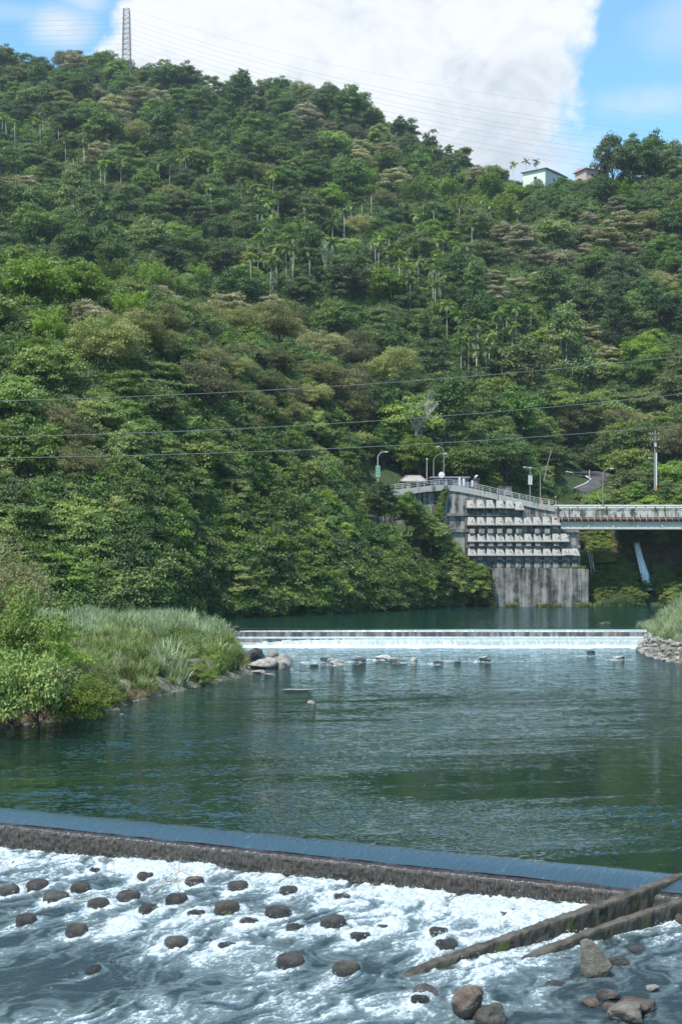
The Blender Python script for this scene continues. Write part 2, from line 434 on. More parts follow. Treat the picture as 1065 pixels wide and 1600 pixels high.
def ripple_normal(t, p, layers, amp):
    """surface normal + wave slopes taken straight from vector noise"""
    g = t.node('ShaderNodeNewGeometry'); acc = None
    for (sx_, sy_, sc, det, k, lx) in layers:
        c = t.noise(t.mapv(p, scale=(sx_, sy_, 1), loc=(lx, lx * .7, 0)), sc, det, .6, .35, col=True)
        v = t.node('ShaderNodeVectorMath', operation='SUBTRACT'); t.l.new(c, v.inputs[0]); v.inputs[1].default_value = (.5, .5, .5)
        v2 = t.node('ShaderNodeVectorMath', operation='MULTIPLY'); t.l.new(v.outputs[0], v2.inputs[0]); v2.inputs[1].default_value = (k * .6, k, 0)
        if acc is None: acc = v2.outputs[0]
        else:
            ad = t.node('ShaderNodeVectorMath', operation='ADD'); t.l.new(acc, ad.inputs[0]); t.l.new(v2.outputs[0], ad.inputs[1]); acc = ad.outputs[0]
    sc_ = t.node('ShaderNodeVectorMath', operation='SCALE'); t.l.new(acc, sc_.inputs[0]); t.put(sc_.inputs['Scale'], amp)
    ad = t.node('ShaderNodeVectorMath', operation='ADD'); t.l.new(g.outputs['Normal'], ad.inputs[0]); t.l.new(sc_.outputs[0], ad.inputs[1])
    n = t.node('ShaderNodeVectorMath', operation='NORMALIZE'); t.l.new(ad.outputs[0], n.inputs[0]); return n.outputs[0]
def pool_mat():
    """calm river between the weirs: deep green body, wind ripples in patches, foam below the far weir"""
    m, t, out = newmat('river_water')
    p = t.pos(); s = t.node('ShaderNodeSeparateXYZ'); t.l.new(p, s.inputs[0]); X, Y = s.outputs[0], s.outputs[1]
    rot = t.mapv(p, rot=(0, 0, R(-12)))
    patch = t.noise(t.mapv(rot, scale=(.020, .034, 1), loc=(3.5, 1.7, 0)), 1.0, 4, .55, .6)
    streak = t.noise(t.mapv(rot, scale=(.05, .35, 1)), 1.0, 4, .6, .4)
    calm = t.math('ADD', t.math('MULTIPLY', patch, .62), t.math('MULTIPLY', streak, .38))
    ripple = t.ramp(calm, .42, .58)
    ripple = t.math('MAXIMUM', ripple, t.math('MULTIPLY', t.ramp(Y, 88, 112), .75))
    amp = t.math('ADD', .10, t.math('MULTIPLY', ripple, .90))
    sm = t.attr('smoothw')
    amp = t.math('MULTIPLY', amp, t.math('SUBTRACT', 1.0, t.math('MULTIPLY', sm, .80)))
    nrm = ripple_normal(t, p, [(.45, .9, 1.0, 2, .40, 3.0), (1.1, 1.9, 2.3, 3, 1.0, 11.0), (1.3, 2.0, 6.5, 3, 1.1, 27.0)], amp)
    body = t.mix(t.ramp(Y, 60, 130), (.0050, .0230, .0160), (.006, .030, .032))
    shoal = t.attr('shoal')
    body = t.mix(shoal, body, (.055, .052, .028))
    body = t.mix(sm, body, (.034, .058, .070))  # bluer, paler body at the lip stands in for reflected sky
    # thin drawn-out streaks where the water bends over the lip, highlights painted pale
    ls = t.mapv(p, rot=(0, 0, R(27.7))); lst = t.noise(t.mapv(ls, scale=(3.5, .5, .5)), 2.0, 4, .65)
    nrm = t.bump(lst, t.math('MULTIPLY', sm, .55), .10, nrm)
    body = t.mix(t.math('MULTIPLY', sm, t.ramp(lst, .60, .80)), body, (.11, .15, .17))
    w_ = water_shader(t, body, nrm, tint=(.80, .92, .97))
    fn = t.noise(t.mapv(p, scale=(1, .45, 1)), 2.4, 6, .7, .5)
    band = t.ramp(Y, 154.0, 158.8)
    f1 = t.math('MULTIPLY', t.ramp(t.math('ADD', fn, t.math('MULTIPLY', band, .62)), .82, 1.02), t.ramp(Y, 153, 155.5))
    fr = t.attr('rapid')
    fn2 = t.noise(t.mapv(p, scale=(1.0, .30, 1), loc=(4, 0, 2)), 2.0, 7, .75, .8)
    f2 = t.math('MULTIPLY', t.ramp(t.math('ADD', fn2, t.math('MULTIPLY', fr, .28)), .70, .90), t.ramp(fr, .15, .6))
    foam = t.math('MAXIMUM', f1, t.math('MULTIPLY', f2, .8))
    fd = t.node('ShaderNodeBsdfDiffuse'); t.put(fd.inputs[0], (.60, .66, .69)); t.l.new(t.bump(fn, .8, .3), fd.inputs['Normal'])
    mx = t.node('ShaderNodeMixShader'); t.l.new(foam, mx.inputs[0]); t.l.new(w_.outputs[0], mx.inputs[1]); t.l.new(fd.outputs[0], mx.inputs[2])
    t.l.new(mx.outputs[0], out.inputs[0])
    return m
M['pool'] = pool_mat()
def rapid_mat():
    m, t, out = newmat('white_water')
    p = t.pos()
    foam = t.attr('foam')
    rp = t.mapv(t.mapv(p, rot=(0, 0, R(27.7))), scale=(1.0, .45, .6))
    g = t.noise(rp, 7, 6, .74, 1.2); g2 = t.noise(rp, 30, 4, .7, .5)
    g = t.math('ADD', t.math('MULTIPLY', g, .68), t.math('MULTIPLY', g2, .32))
    ff = t.ramp(t.math('ADD', foam, t.math('MULTIPLY', t.math('SUBTRACT', g, .5), 2.1)), .66, 1.06)
    thin = t.ramp(t.math('ADD', foam, t.math('MULTIPLY', t.math('SUBTRACT', g, .5), .7)), .10, .75)
    body = t.mix(thin, (.018, .030, .033), (.120, .158, .162))
    rip = t.noise(t.mapv(p, scale=(1, 1.4, 1)), 5, 5, .65, .6)
    nrm = t.bump(t.math('ADD', rip, t.math('MULTIPLY', g2, .25)), .9, .16)
    w_ = water_shader(t, body, nrm, .07, .04, 3.5, (.86, .93, .96))
    fb = pbr(t, out, t.mix(t.ramp(g, .36, .60), (.36, .43, .46), (.74, .80, .82)), .5, t.bump(g, 1.0, .14), spec=.35, link=False)
    mx = t.node('ShaderNodeMixShader'); t.l.new(t.math('MULTIPLY', ff, .94), mx.inputs[0]); t.l.new(w_.outputs[0], mx.inputs[1]); t.l.new(fb.outputs[0], mx.inputs[2])
    t.l.new(mx.outputs[0], out.inputs[0])
    return m
M['rapid'] = rapid_mat()
def weir_face_mat():
    """wet concrete under a thin sheet of falling water"""
    m, t, out = newmat('wet_weir_face')
    uv = t.node('ShaderNodeAttribute', attribute_name='su').outputs['Fac']; vv = t.attr('sv')
    cmb = t.node('ShaderNodeCombineXYZ'); t.l.new(uv, cmb.inputs[0]); t.l.new(vv, cmb.inputs[1])
    st = t.noise(t.mapv(cmb.outputs[0], scale=(6, .8, 1)), 1.0, 4, .6)
    fi = t.noise(t.mapv(cmb.outputs[0], scale=(22, 5, 1)), 1.0, 5, .75, .5)
    sp = t.noise(t.mapv(cmb.outputs[0], scale=(34, 13, 1)), 1.0, 3, .8)
    low = t.ramp(vv, .12, .42)
    base = t.mix(t.ramp(st, .35, .65), (.026, .021, .019), (.046, .038, .034))
    rough_c = t.mix(t.ramp(fi, .42, .60), (.008, .007, .006), (.070, .058, .043))
    c = t.mix(low, base, rough_c)
    c = t.mix(t.math('MULTIPLY', t.ramp(sp, .66, .72), low), c, (.60, .63, .60))  # pale specks paint in the sparkle of the thin falling water
    wisps = t.ramp(t.math('ADD', fi, t.math('MULTIPLY', t.ramp(vv, .75, 1.15), .3)), .80, .95)
    c = t.mix(wisps, c, (.5, .54, .55))
    nr = t.bump(t.math('ADD', st, t.math('MULTIPLY', t.math('MULTIPLY', fi, low), 1.2)), .7, .10)
    pbr(t, out, c, t.math('ADD', .16, t.math('MULTIPLY', low, .22)), nr, spec=.5)
    return m
M['weir'] = weir_face_mat()
def far_fall_mat():
    m, t, out = newmat('far_falling_water')
    p = t.pos(); s = t.node('ShaderNodeSeparateXYZ'); t.l.new(p, s.inputs[0])
    st = t.noise(t.mapv(p, scale=(3.2, .6, .35)), 1.0, 5, .7, .3)
    big_ = t.noise(t.mapv(p, scale=(.10, .10, .3)), 1.0, 3, .5)
    k = t.attr('foam')
    f = t.ramp(t.math('ADD', t.math('ADD', t.math('MULTIPLY', st, .8), k), t.math('MULTIPLY', t.math('SUBTRACT', big_, .5), .5)), .62, 1.05)
    c = t.mix(f, (.26, .31, .31), (.72, .79, .80))
    pbr(t, out, c, .35, t.bump(st, .6, .2), spec=.5)
    return m
M['farfall'] = far_fall_mat()
def foamtop_mat():
    m, t, out = newmat('foam')
    p = t.pos(); n = t.noise(p, 6, 5, .7)
    pbr(t, out, t.mix(n, (.50, .57, .60), (.78, .83, .85)), .6, t.bump(n, .8, .1))
    return m
M['foam'] = foamtop_mat()
#%%PART2

# ------------------------------------------------------------------ hillside terrain
TCOL = [
 (-900, [(150,0),(160,8),(175,18),(200,33),(235,50),(290,68),(320,68),(360,74),(450,115),(600,195),(850,325),(1000,300),(1500,150)]),
 (0,    [(168,0),(176,8),(188,18),(210,33),(240,50),(290,67),(320,67),(360,72),(450,110),(600,190),(850,304),(1000,290),(1500,150)]),
 (200,  [(176,0),(184,8),(196,18),(218,33),(247,48),(290,64),(320,66),(360,70),(450,108),(600,188),(840,300),(980,280),(1500,150)]),
 (350,  [(206,0),(212,8),(222,18),(240,31),(262,43),(300,57),(325,60),(370,68),(450,103),(600,180),(800,272),(950,250),(1500,150)]),
 (480,  [(225,0),(231,7),(242,16),(262,25),(280,35),(310,52),(330,56),(375,65),(450,100),(600,175),(790,265),(950,240),(1500,140)]),
 (590,  [(245,0),(251,6),(262,11),(280,16),(291,24.4),(318,40),(340,50),(380,63),(450,96),(600,165),(750,238),(900,200),(1500,130)]),
 (690,  [(276,0),(279,4),(282.5,9),(286.5,22),(300,24.6),(320,34),(345,46),(390,65),(450,91),(580,153),(690,206),(850,180),(1500,120)]),
 (780,  [(291,0),(292,5),(293,15),(294,22.8),(303,23.4),(320,30),(345,42),(390,63),(450,92),(560,145),(640,181),(800,160),(1500,100)]),
 (850,  [(291,0),(292,5),(293,14),(295,20.5),(306,21.6),(320,25),(345,34),(390,56),(450,88),(540,134),(600,168),(760,150),(1500,80)]),
 (915,  [(290,0),(295,6),(301,13),(305,18.5),(314,21),(330,24.5),(350,31),(390,50),(440,77),(520,122),(580,161),(700,140),(1500,60)]),
 (1065, [(286,0),(294,6),(302,13),(308,19),(318,21.5),(332,24),(350,30),(390,50),(440,79),(510,119),(560,156),(700,130),(1500,60)]),
 (1900, [(250,0),(262,8),(275,15),(290,20),(310,22),(332,25),(350,32),(390,52),(440,82),(510,124),(560,165),(700,140),(1500,60)]),
]
TA = np.array([(c[0] - CX) / F for c in TCOL]); TYZ = np.array([c[1] for c in TCOL], float)      # cols x 13 x 2
NT_ = TYZ.shape[1]
def terrain(a, t):
    a = np.asarray(a, float); t = np.clip(np.asarray(t, float), 0, NT_ - 1.001)
    k = np.clip(np.searchsorted(TA, a) - 1, 0, len(TA) - 2); fa = np.clip((a - TA[k]) / (TA[k + 1] - TA[k]), 0, 1)
    fa = fa * fa * (3 - 2 * fa) * .5 + fa * .5
    i = np.floor(t).astype(int); ft = t - i
    def at(i_): 
        i_ = np.clip(i_, 0, NT_ - 1); return TYZ[k, i_] * (1 - fa)[..., None] + TYZ[k + 1, i_] * fa[..., None]
    p0, p1, p2, p3 = at(i - 1), at(i), at(i + 1), at(i + 2)
    lin = p1 * (1 - ft)[..., None] + p2 * ft[..., None]
    f = ft[..., None]
    cr = .5 * ((2 * p1) + (-p0 + p2) * f + (2 * p0 - 5 * p1 + 4 * p2 - p3) * f * f + (-p0 + 3 * p1 - 3 * p2 + p3) * f ** 3)
    yz = np.where((i >= 4)[..., None], cr, lin)
    Y = yz[..., 0]; Z = yz[..., 1]; X = a * Y
    far = sstep(Y, 300, 420)
    Z = Z + far * ((fbm(X / 55, Y / 55, seed=3, oct=3) - .5) * 16) * sstep(1500 - Y, 0, 500)
    return X, Y, Z
aa = np.linspace(-0.62, 0.62, 330); tt = np.linspace(0, NT_ - 1.001, 190)
A_, T_ = np.meshgrid(aa, tt, indexing='ij')
X_, Y_, Z_ = terrain(A_, T_)
Z_ = Z_ + (fbm(X_ / 6, Y_ / 6, seed=8, oct=3) - .5) * 1.6 * sstep(T_, .5, 3)
Z_[:, 0] = -3
V = np.stack([X_, Y_, Z_], -1).reshape(-1, 3)
tag(mobj('hillside_terrain', npmesh('hillside_terrain', V, grid_faces(len(aa), len(tt)), M['soil'], smooth=True)), kind='structure')
# riverbed and the flat land that runs on to the horizon
b = MB(); b.add([(-3000, -200, -4), (3000, -200, -4), (3000, 4000, -4), (-3000, 4000, -4)], [(0, 1, 2, 3)])
tag(b.build('ground', M['gravel']), kind='structure')

# ------------------------------------------------------------------ river banks
def poly_sd(x, y, poly):
    """signed distance, positive inside"""
    x = np.asarray(x, float); y = np.asarray(y, float)
    d = np.full(x.shape, 1e9); inside = np.zeros(x.shape, bool)
    n = len(poly)
    for i in range(n):
        x0, y0 = poly[i]; x1, y1 = poly[(i + 1) % n]
        ex, ey = x1 - x0, y1 - y0
        h = np.clip(((x - x0) * ex + (y - y0) * ey) / (ex * ex + ey * ey), 0, 1)
        d = np.minimum(d, np.hypot(x - x0 - h * ex, y - y0 - h * ey))
        c = ((y0 > y) != (y1 > y)) & (x < (x1 - x0) * (y - y0) / (y1 - y0 + 1e-12) + x0)
        inside ^= c
    return np.where(inside, d, -d)
LB = [(-17.9, 73), (-16.2, 77), (-14.3, 81), (-13.2, 88), (-12.2, 94), (-10.3, 103), (-8.4, 110), (-7.6, 115), (-8.2, 125), (-10.6, 140), (-12.6, 152), (-12.6, 160), (-12.9, 166), (-20, 178), (-60, 205), (-130, 205), (-130, 50), (-24, 50), (-20, 66)]
RB = [(34.2, 168), (33.7, 160), (31.6, 148), (30.4, 137), (30.6, 129), (35, 118), (55, 95), (90, 60), (140, 60), (140, 200), (60, 192), (40, 180)]
def left_h(x, y):
    d = poly_sd(x, y, LB) + (fbm(x / 3, y / 3, seed=4) - .5) * 1.2
    return np.where(d > 0, .25 + (1.0 + .45 * sstep(y, 100, 130)) * sstep(d, 0, 2.4) + .35 * sstep(d, 2, 9) + (fbm(x / 5, y / 5, seed=9) - .5) * .9 * sstep(d, 1, 5), -.05 + d * .25)
def right_h(x, y):
    d = poly_sd(x, y, RB)
    return np.where(d > 0, 1.6 * sstep(d, 0, 1.3) + 3.6 * sstep(d, 1.5, 9) + (fbm(x / 5, y / 5, seed=19) - .5) * .8 * sstep(d, 2, 5), -.05 + d * .5)
for nm, fn, (x0, x1, y0, y1) in (('left_river_bank', left_h, (-70, -5, 55, 205)), ('right_river_bank', right_h, (28, 90, 70, 200))):
    xs = np.arange(x0, x1, .6); ys = np.arange(y0, y1, .7)
    XX, YY = np.meshgrid(xs, ys, indexing='ij'); ZZ = np.maximum(fn(XX, YY), -2)
    tag(mobj(nm, npmesh(nm, np.stack([XX, YY, ZZ], -1).reshape(-1, 3), grid_faces(len(xs), len(ys)), M['gravel'], smooth=True)), kind='structure')

# ------------------------------------------------------------------ water: middle pool, upper pool, far weir
ss_ = np.arange(-62, 100, .55)
tt_ = np.concatenate([np.arange(-1.0, .8, .1), np.arange(.8, 6, .4), np.arange(6, 150, .8)])
S_, T2 = np.meshgrid(ss_, tt_, indexing='ij')
XX = W0.x + WD.x * S_ + WN.x * T2; YY = W0.y + WD.y * S_ + WN.y * T2
lipv = (fbm(S_ * 1.3, T2 * 0, seed=30, oct=4, gain=.6) - .5)
tl = np.clip((.12 - T2 + lipv * .22) / 1.12, 0, 1.1)
ZZ = -.27 * tl ** 1.8 + lipv * .03 * (tl > 0)
shoal = np.exp(-np.maximum(0, -poly_sd(XX, YY, LB)) / 2.2) * .8 * ((XX < 0)) * sstep(YY, 76, 84) * (fbm(XX / 2, YY / 2, seed=6) * 1.2)
BOUL = [(528, 1033), (560, 1030), (588, 1027), (603, 1026), (645, 1030), (684, 1033), (758, 1029), (920, 1020), (968, 1026), (500, 1030)]
rapid = np.zeros_like(XX)
for (px, py) in BOUL:
    Yb = Yat(py + 3, 0); Xb = (px - CX) * Yb / F
    rapid = np.maximum(rapid, np.exp(-(((XX - Xb + .8) / 2.6) ** 2 + ((YY - Yb + 2.0) / 4.0) ** 2)))
for (px, py, rx, ry, am) in [(500, 1032, 5, 4, .6), (570, 1034, 5, 4, .8), (640, 1034, 4, 3, .7), (720, 1033, 6, 2.5, 1), (800, 1033, 5, 2, .9), (860, 1030, 4, 2.5, .4), (940, 1018, 5, 4, .35), (990, 1040, 2, 8, .4), (450, 1036, 2.5, 4, .5)]:
    Yb = Yat(py, 0); Xb = (px - CX) * Yb / F
    rapid = np.maximum(rapid, am * np.exp(-(((XX - Xb) / rx) ** 2 + ((YY - Yb) / ry) ** 2)))
tag(mobj('river_water', npmesh('river_water', np.stack([XX, YY, ZZ], -1).reshape(-1, 3), grid_faces(len(ss_), len(tt_)), M['pool'],
    {'smoothw': sstep(.22 - T2 + lipv * .3, 0, .3), 'shoal': shoal, 'rapid': rapid}, smooth=True)), kind='structure')
def upper_mat():
    m, t, out = newmat('upper_pool_water'); p = t.pos()
    b2 = t.noise(t.mapv(p, scale=(.02, .08, 1)), 1.0, 3)
    nrm = ripple_normal(t, p, [(.4, .8, 1.0, 2, .5, 3.0), (1, 1.6, 1.6, 3, .6, 9.0)], t.math('ADD', .50, t.math('MULTIPLY', t.ramp(b2, .45, .6), .5)))
    q = water_shader(t, (.006, .026, .020), nrm, .06, .03, 3.4); t.l.new(q.outputs[0], out.inputs[0])
    return m
M['upper'] = upper_mat()
xs = np.linspace(-60, 150, 60); ys = np.concatenate([[162.2], np.linspace(163, 310, 60)])
XX, YY = np.meshgrid(xs, ys, indexing='ij'); ZZ = np.full_like(XX, 1.85)
tag(mobj('upper_pool_water', npmesh('upper_pool_water', np.stack([XX, YY, ZZ], -1).reshape(-1, 3), grid_faces(len(xs), len(ys)), M['upper'], smooth=True)), kind='structure')

prof = [(163.4, 1.852, .0), (162.3, 1.84, .10), (161.9, 1.72, .30), (161.6, 1.45, .50), (161.4, 1.12, .60), (161.0, 1.10, .80), (160.2, 1.09, .55), (159.5, 1.06, .45), (159.1, .95, .12), (158.9, .75, .18), (158.75, .40, .30), (158.6, -.3, .5)]
xs = np.arange(-14.5, 36, .22); rows = []
for i in range(len(prof) - 1):
    for k in range(3):
        f = k / 3; rows.append([prof[i][j] * (1 - f) + prof[i + 1][j] * f for j in range(3)])
rows.append(prof[-1]); rows = np.array(rows)
XX = np.repeat(xs[:, None], len(rows), 1); YY = np.repeat(rows[None, :, 0], len(xs), 0); ZZ = np.repeat(rows[None, :, 1], len(xs), 0); FF = np.repeat(rows[None, :, 2], len(xs), 0)
YY = YY - (fbm(XX * 3.1, ZZ * .7, seed=41, oct=3) - .5) * .22 * sstep(163 - YY, 0, 2) - (XX - 10) * .02
fw = empty('stepped_weir', (10, 160, 0))
tag(fw, 'wide two-step weir with pale falling water in front of the upper pool', 'weir')
b = MB(); b.box((10.5, 161.6, .3), (50, 2.6, 2.6)); b.box((10.5, 159.9, -.2), (50, 1.4, 2.2)); hang(b.build('weir_body', M['wall_dark']), fw)
hang(mobj('falling_water', npmesh('falling_water', np.stack([XX, YY, ZZ], -1).reshape(-1, 3), grid_faces(len(xs), len(rows)), M['farfall'], {'foam': FF}, smooth=True)), fw)
# churned foam at the foot of the far weir
xs = np.arange(-13, 35, .16); ys = np.arange(155.5, 159.6, .16)
XX, YY = np.meshgrid(xs, ys, indexing='ij')
e = sstep(YY + (vn(XX * .7, YY * .5, seed=50) - .5) * 3.0, 155.8, 158.0)
ZZ = -.12 + e * (.08 + .50 * fbm(XX * 1.1, YY * 1.0, seed=51, oct=4) ** 1.4)
YY = YY - (XX - 10) * .02
tag(mobj('weir_foam', npmesh('weir_foam', np.stack([XX, YY, ZZ], -1).reshape(-1, 3), grid_faces(len(xs), len(ys)), M['foam'], smooth=True)), kind='stuff', label='white churned foam along the foot of the far stepped weir')

# ------------------------------------------------------------------ near weir
nprof = [(-.93, -.262), (-1.03, -.30), (-1.12, -.36), (-1.19, -.44), (-1.24, -.56), (-1.27, -.70), (-1.29, -.85), (-1.31, -1.05), (-1.33, -1.7)]
ss_ = np.arange(-14, 27, .05); V = []; su = []; sv = []
acc = [0]
for i in range(1, len(nprof)): acc.append(acc[-1] + math.hypot(nprof[i][0] - nprof[i - 1][0], nprof[i][1] - nprof[i - 1][1]))
fine = []
for i in range(len(nprof) - 1):
    for k in range(4):
        f = k / 4; fine.append((nprof[i][0] * (1 - f) + nprof[i + 1][0] * f, nprof[i][1] * (1 - f) + nprof[i + 1][1] * f, acc[i] * (1 - f) + acc[i + 1] * f))
fine = np.array(fine)
S_ = np.repeat(ss_[:, None], len(fine), 1); T2 = np.repeat(fine[None, :, 0], len(ss_), 0); ZZ = np.repeat(fine[None, :, 1], len(ss_), 0).copy(); AC = np.repeat(fine[None, :, 2], len(ss_), 0)
rg = fbm(S_ * 9, AC * 7, seed=61, oct=3) - .5
T2 = T2 - rg * .15 * sstep(AC, .12, .4); lipv = (fbm(S_ * 1.3, T2 * 0, seed=30, oct=3) - .5); ZZ = ZZ + lipv * .03
XX = W0.x + WD.x * S_ + WN.x * T2; YY = W0.y + WD.y * S_ + WN.y * T2
wr = empty('near_weir', tuple(W0 + WD * 10 + Vector((0, 0, -1))))
tag(wr, 'long low brown weir with water sliding over its rough wet face', 'weir')
hang(mobj('weir_face', npmesh('weir_face', np.stack([XX, YY, ZZ], -1).reshape(-1, 3), grid_faces(len(ss_), len(fine)), M['weir'], {'su': S_, 'sv': AC}, smooth=True)), wr)

# ------------------------------------------------------------------ lower rapids
def zlow(x, y):
    s, t = st_of(x, y); d = np.maximum(-t - 1.3, 0)
    return -1.12 + np.clip(s, -6, 24) / 21 * .27 - .042 * d
def low_at(px, py, dz=0.0):
    z = -1.1
    for _ in range(12):
        Y = Yat(py, z + dz); X = (px - CX) * Y / F; z = float(zlow(X, Y))
    return X, Y, z
STUMPS = [  # px, py of the block top centre, width in px, how far it stands out (m), moss
 (228,1360,34,.26,0),(304,1368,33,.22,0),(372,1374,40,.26,0),(451,1381,37,.24,0),(59,1372,41,.26,0),(14,1381,40,.24,0),(126,1377,40,.28,0),(89,1391,50,.24,0),
 (201,1388,42,.30,0),(154,1401,41,.28,0),(276,1393,40,.30,0),(234,1411,42,.26,0),(355,1404,50,.34,1),(434,1412,48,.32,0),(42,1425,41,.30,0),(120,1438,45,.34,0),
 (306,1421,34,.12,0),(390,1433,38,.13,0),(462,1443,38,.12,0),(520,1426,46,.34,0),(276,1460,48,.28,0),(358,1471,46,.14,0),(190,1446,42,.08,0),(454,1487,54,.28,0),
 (541,1499,52,.26,0),(147,1509,36,.10,0),(563,1455,44,.10,0),(685,1448,38,.14,0),(697,1466,46,.18,0),(534,1396,34,.08,0),(789,1423,34,.08,0),(602,1444,36,.06,0),(152,1356,30,.06,0),(28,1345,24,.06,0),(655,1554,40,.16,0)]
sp = []
for (px, py, wpx, out_, ms) in STUMPS:
    X, Y, z = low_at(px, py, out_); sp.append((X, Y, z, .95 * wpx * Y / F, out_ * .68, ms))
ss_ = np.arange(-9, 30, .05); tt_ = np.arange(-24, -1.15, .05)
S_, T2 = np.meshgrid(ss_, tt_, indexing='ij')
XX = W0.x + WD.x * S_ + WN.x * T2; YY = W0.y + WD.y * S_ + WN.y * T2; D = -T2 - 1.3
wx = (fbm(XX * .55, YY * .55, seed=70, oct=3) - .5) * 2.4; wy = (fbm(XX * .55 + 31, YY * .55, seed=71, oct=3) - .5) * 2.4
U = S_ + wx; W_ = T2 + wy
rid = 1 - np.abs(2 * fbm(U * 1.5, W_ * .62, seed=72, oct=5, gain=.6) - 1)        # ridged, drawn out along the current
rid2 = 1 - np.abs(2 * fbm(U * 4.2, W_ * 1.7, seed=75, oct=4, gain=.6) - 1)
lumps = fbm(U * .35, W_ * .28, seed=77, oct=3)
dens = .60 * np.exp(-np.maximum(D - .5, 0) / 1.9) + .14 + (lumps - .5) * .75
PX = CX + XX / YY * F; PY = HOR + (HC - zlow(XX, YY)) / YY * F
for (px, py, rx, ry, am) in [(640, 1410, 130, 40, .35), (800, 1415, 110, 22, .5), (760, 1540, 90, 45, .30), (430, 1575, 180, 25, .22), (640, 1470, 110, 30, .22), (1000, 1410, 60, 16, .6), (890, 1455, 70, 20, .5), (760, 1500, 60, 18, .35),
                             (150, 1530, 170, 28, -.30), (980, 1500, 110, 40, -.28), (620, 1530, 90, 22, -.22), (1000, 1560, 80, 40, -.18), (40, 1470, 70, 25, -.15), (200, 1590, 120, 22, .10), (300, 1440, 180, 22, .10), (560, 1585, 60, 14, .15), (940, 1595, 40, 10, .1)]:
    X0, Y0, z0 = low_at(px, py); sx_ = rx * Y0 / F; sy_ = ry * Y0 * Y0 / (F * (HC - z0))
    dens = dens + am * np.exp(-(((XX - X0) / sx_) ** 2 + ((YY - Y0) / sy_) ** 2))
zadd = np.zeros_like(XX)
for (X, Y, z, wd, out_, ms) in sp:
    dx, dy = XX - X, YY - Y; ds = dx * WD.x + dy * WD.y; dt = dx * WN.x + dy * WN.y
    r = np.hypot(ds, dt); rr = wd / 2
    k = 1.0 if out_ < .2 else .55
    dens = dens + .30 * np.exp(-((r - rr) / .22) ** 2) + k * .55 * np.exp(-(ds / (rr * .9)) ** 2) * np.exp(-((dt + rr + .5) / .75) ** 2)
    zadd = zadd + .10 * np.exp(-((ds / rr) ** 2 + ((dt - rr * .9) / .3) ** 2)) - .09 * np.exp(-((ds / rr) ** 2 + ((dt + rr + .15) / .35) ** 2))
for (xa, ya, xb, yb) in ((9.75, 37.9, .2, 31.5), (14, 40, 1.2, 31.0)):
    ex, ey = xb - xa, yb - ya; h_ = np.clip(((XX - xa) * ex + (YY - ya) * ey) / (ex * ex + ey * ey), 0, 1); dw = np.hypot(XX - xa - h_ * ex, YY - ya - h_ * ey)
    zadd = zadd - .03 * np.exp(-(dw / .7) ** 2)
foam = dens * .9 + (rid - .66) * 1.25 + (rid2 - .62) * .55
foam = np.clip(foam, -.2, 1.2)
turb = np.clip(dens, .12, 1.0)
ZZ = zlow(XX, YY) + zadd
ZZ = ZZ + turb * ((rid - .6) * .19 + (rid2 - .6) * .095 + (fbm(XX * 7, YY * 7, seed=80, oct=4) - .5) * .12 + (lumps - .5) * .20)
ZZ = ZZ + .06 * np.exp(-(D / .55) ** 2) * (.4 + fbm(XX * 2.2, YY * 2.2, seed=81, oct=3))
tag(mobj('white_water_rapids', npmesh('white_water_rapids', np.stack([XX, YY, ZZ], -1).reshape(-1, 3), grid_faces(len(ss_), len(tt_)), M['rapid'], {'foam': foam}, smooth=True)), kind='structure')
# flying drops over the whitest water: far too many to count
rng = np.random.default_rng(5)
cand = np.argwhere((foam > .95) & (PX > -40) & (PX < 1110) & (YY > 27))
sel = cand[rng.integers(0, len(cand), 5200)]
c = np.stack([XX[sel[:, 0], sel[:, 1]], YY[sel[:, 0], sel[:, 1]], ZZ[sel[:, 0], sel[:, 1]]], 1) + rng.normal(0, 1, (len(sel), 3)) * [.06, .06, 0]
c[:, 2] += np.abs(rng.normal(0, .05, len(sel))) + .01
rr = rng.uniform(.006, .015, len(sel))
octv = np.array([(1, 0, 0), (-1, 0, 0), (0, 1, 0), (0, -1, 0), (0, 0, 1), (0, 0, -1)], float)
octf = np.array([(0, 2, 4), (2, 1, 4), (1, 3, 4), (3, 0, 4), (2, 0, 5), (1, 2, 5), (3, 1, 5), (0, 3, 5)])
V = (c[:, None] + octv[None] * rr[:, None, None]).reshape(-1, 3); Fq = (np.arange(len(sel))[:, None, None] * 6 + octf[None]).reshape(-1, 3)
tag(mobj('spray', npmesh('spray', V, Fq, M['foam'], smooth=True)), kind='stuff', label='white water drops flying over the rapids')

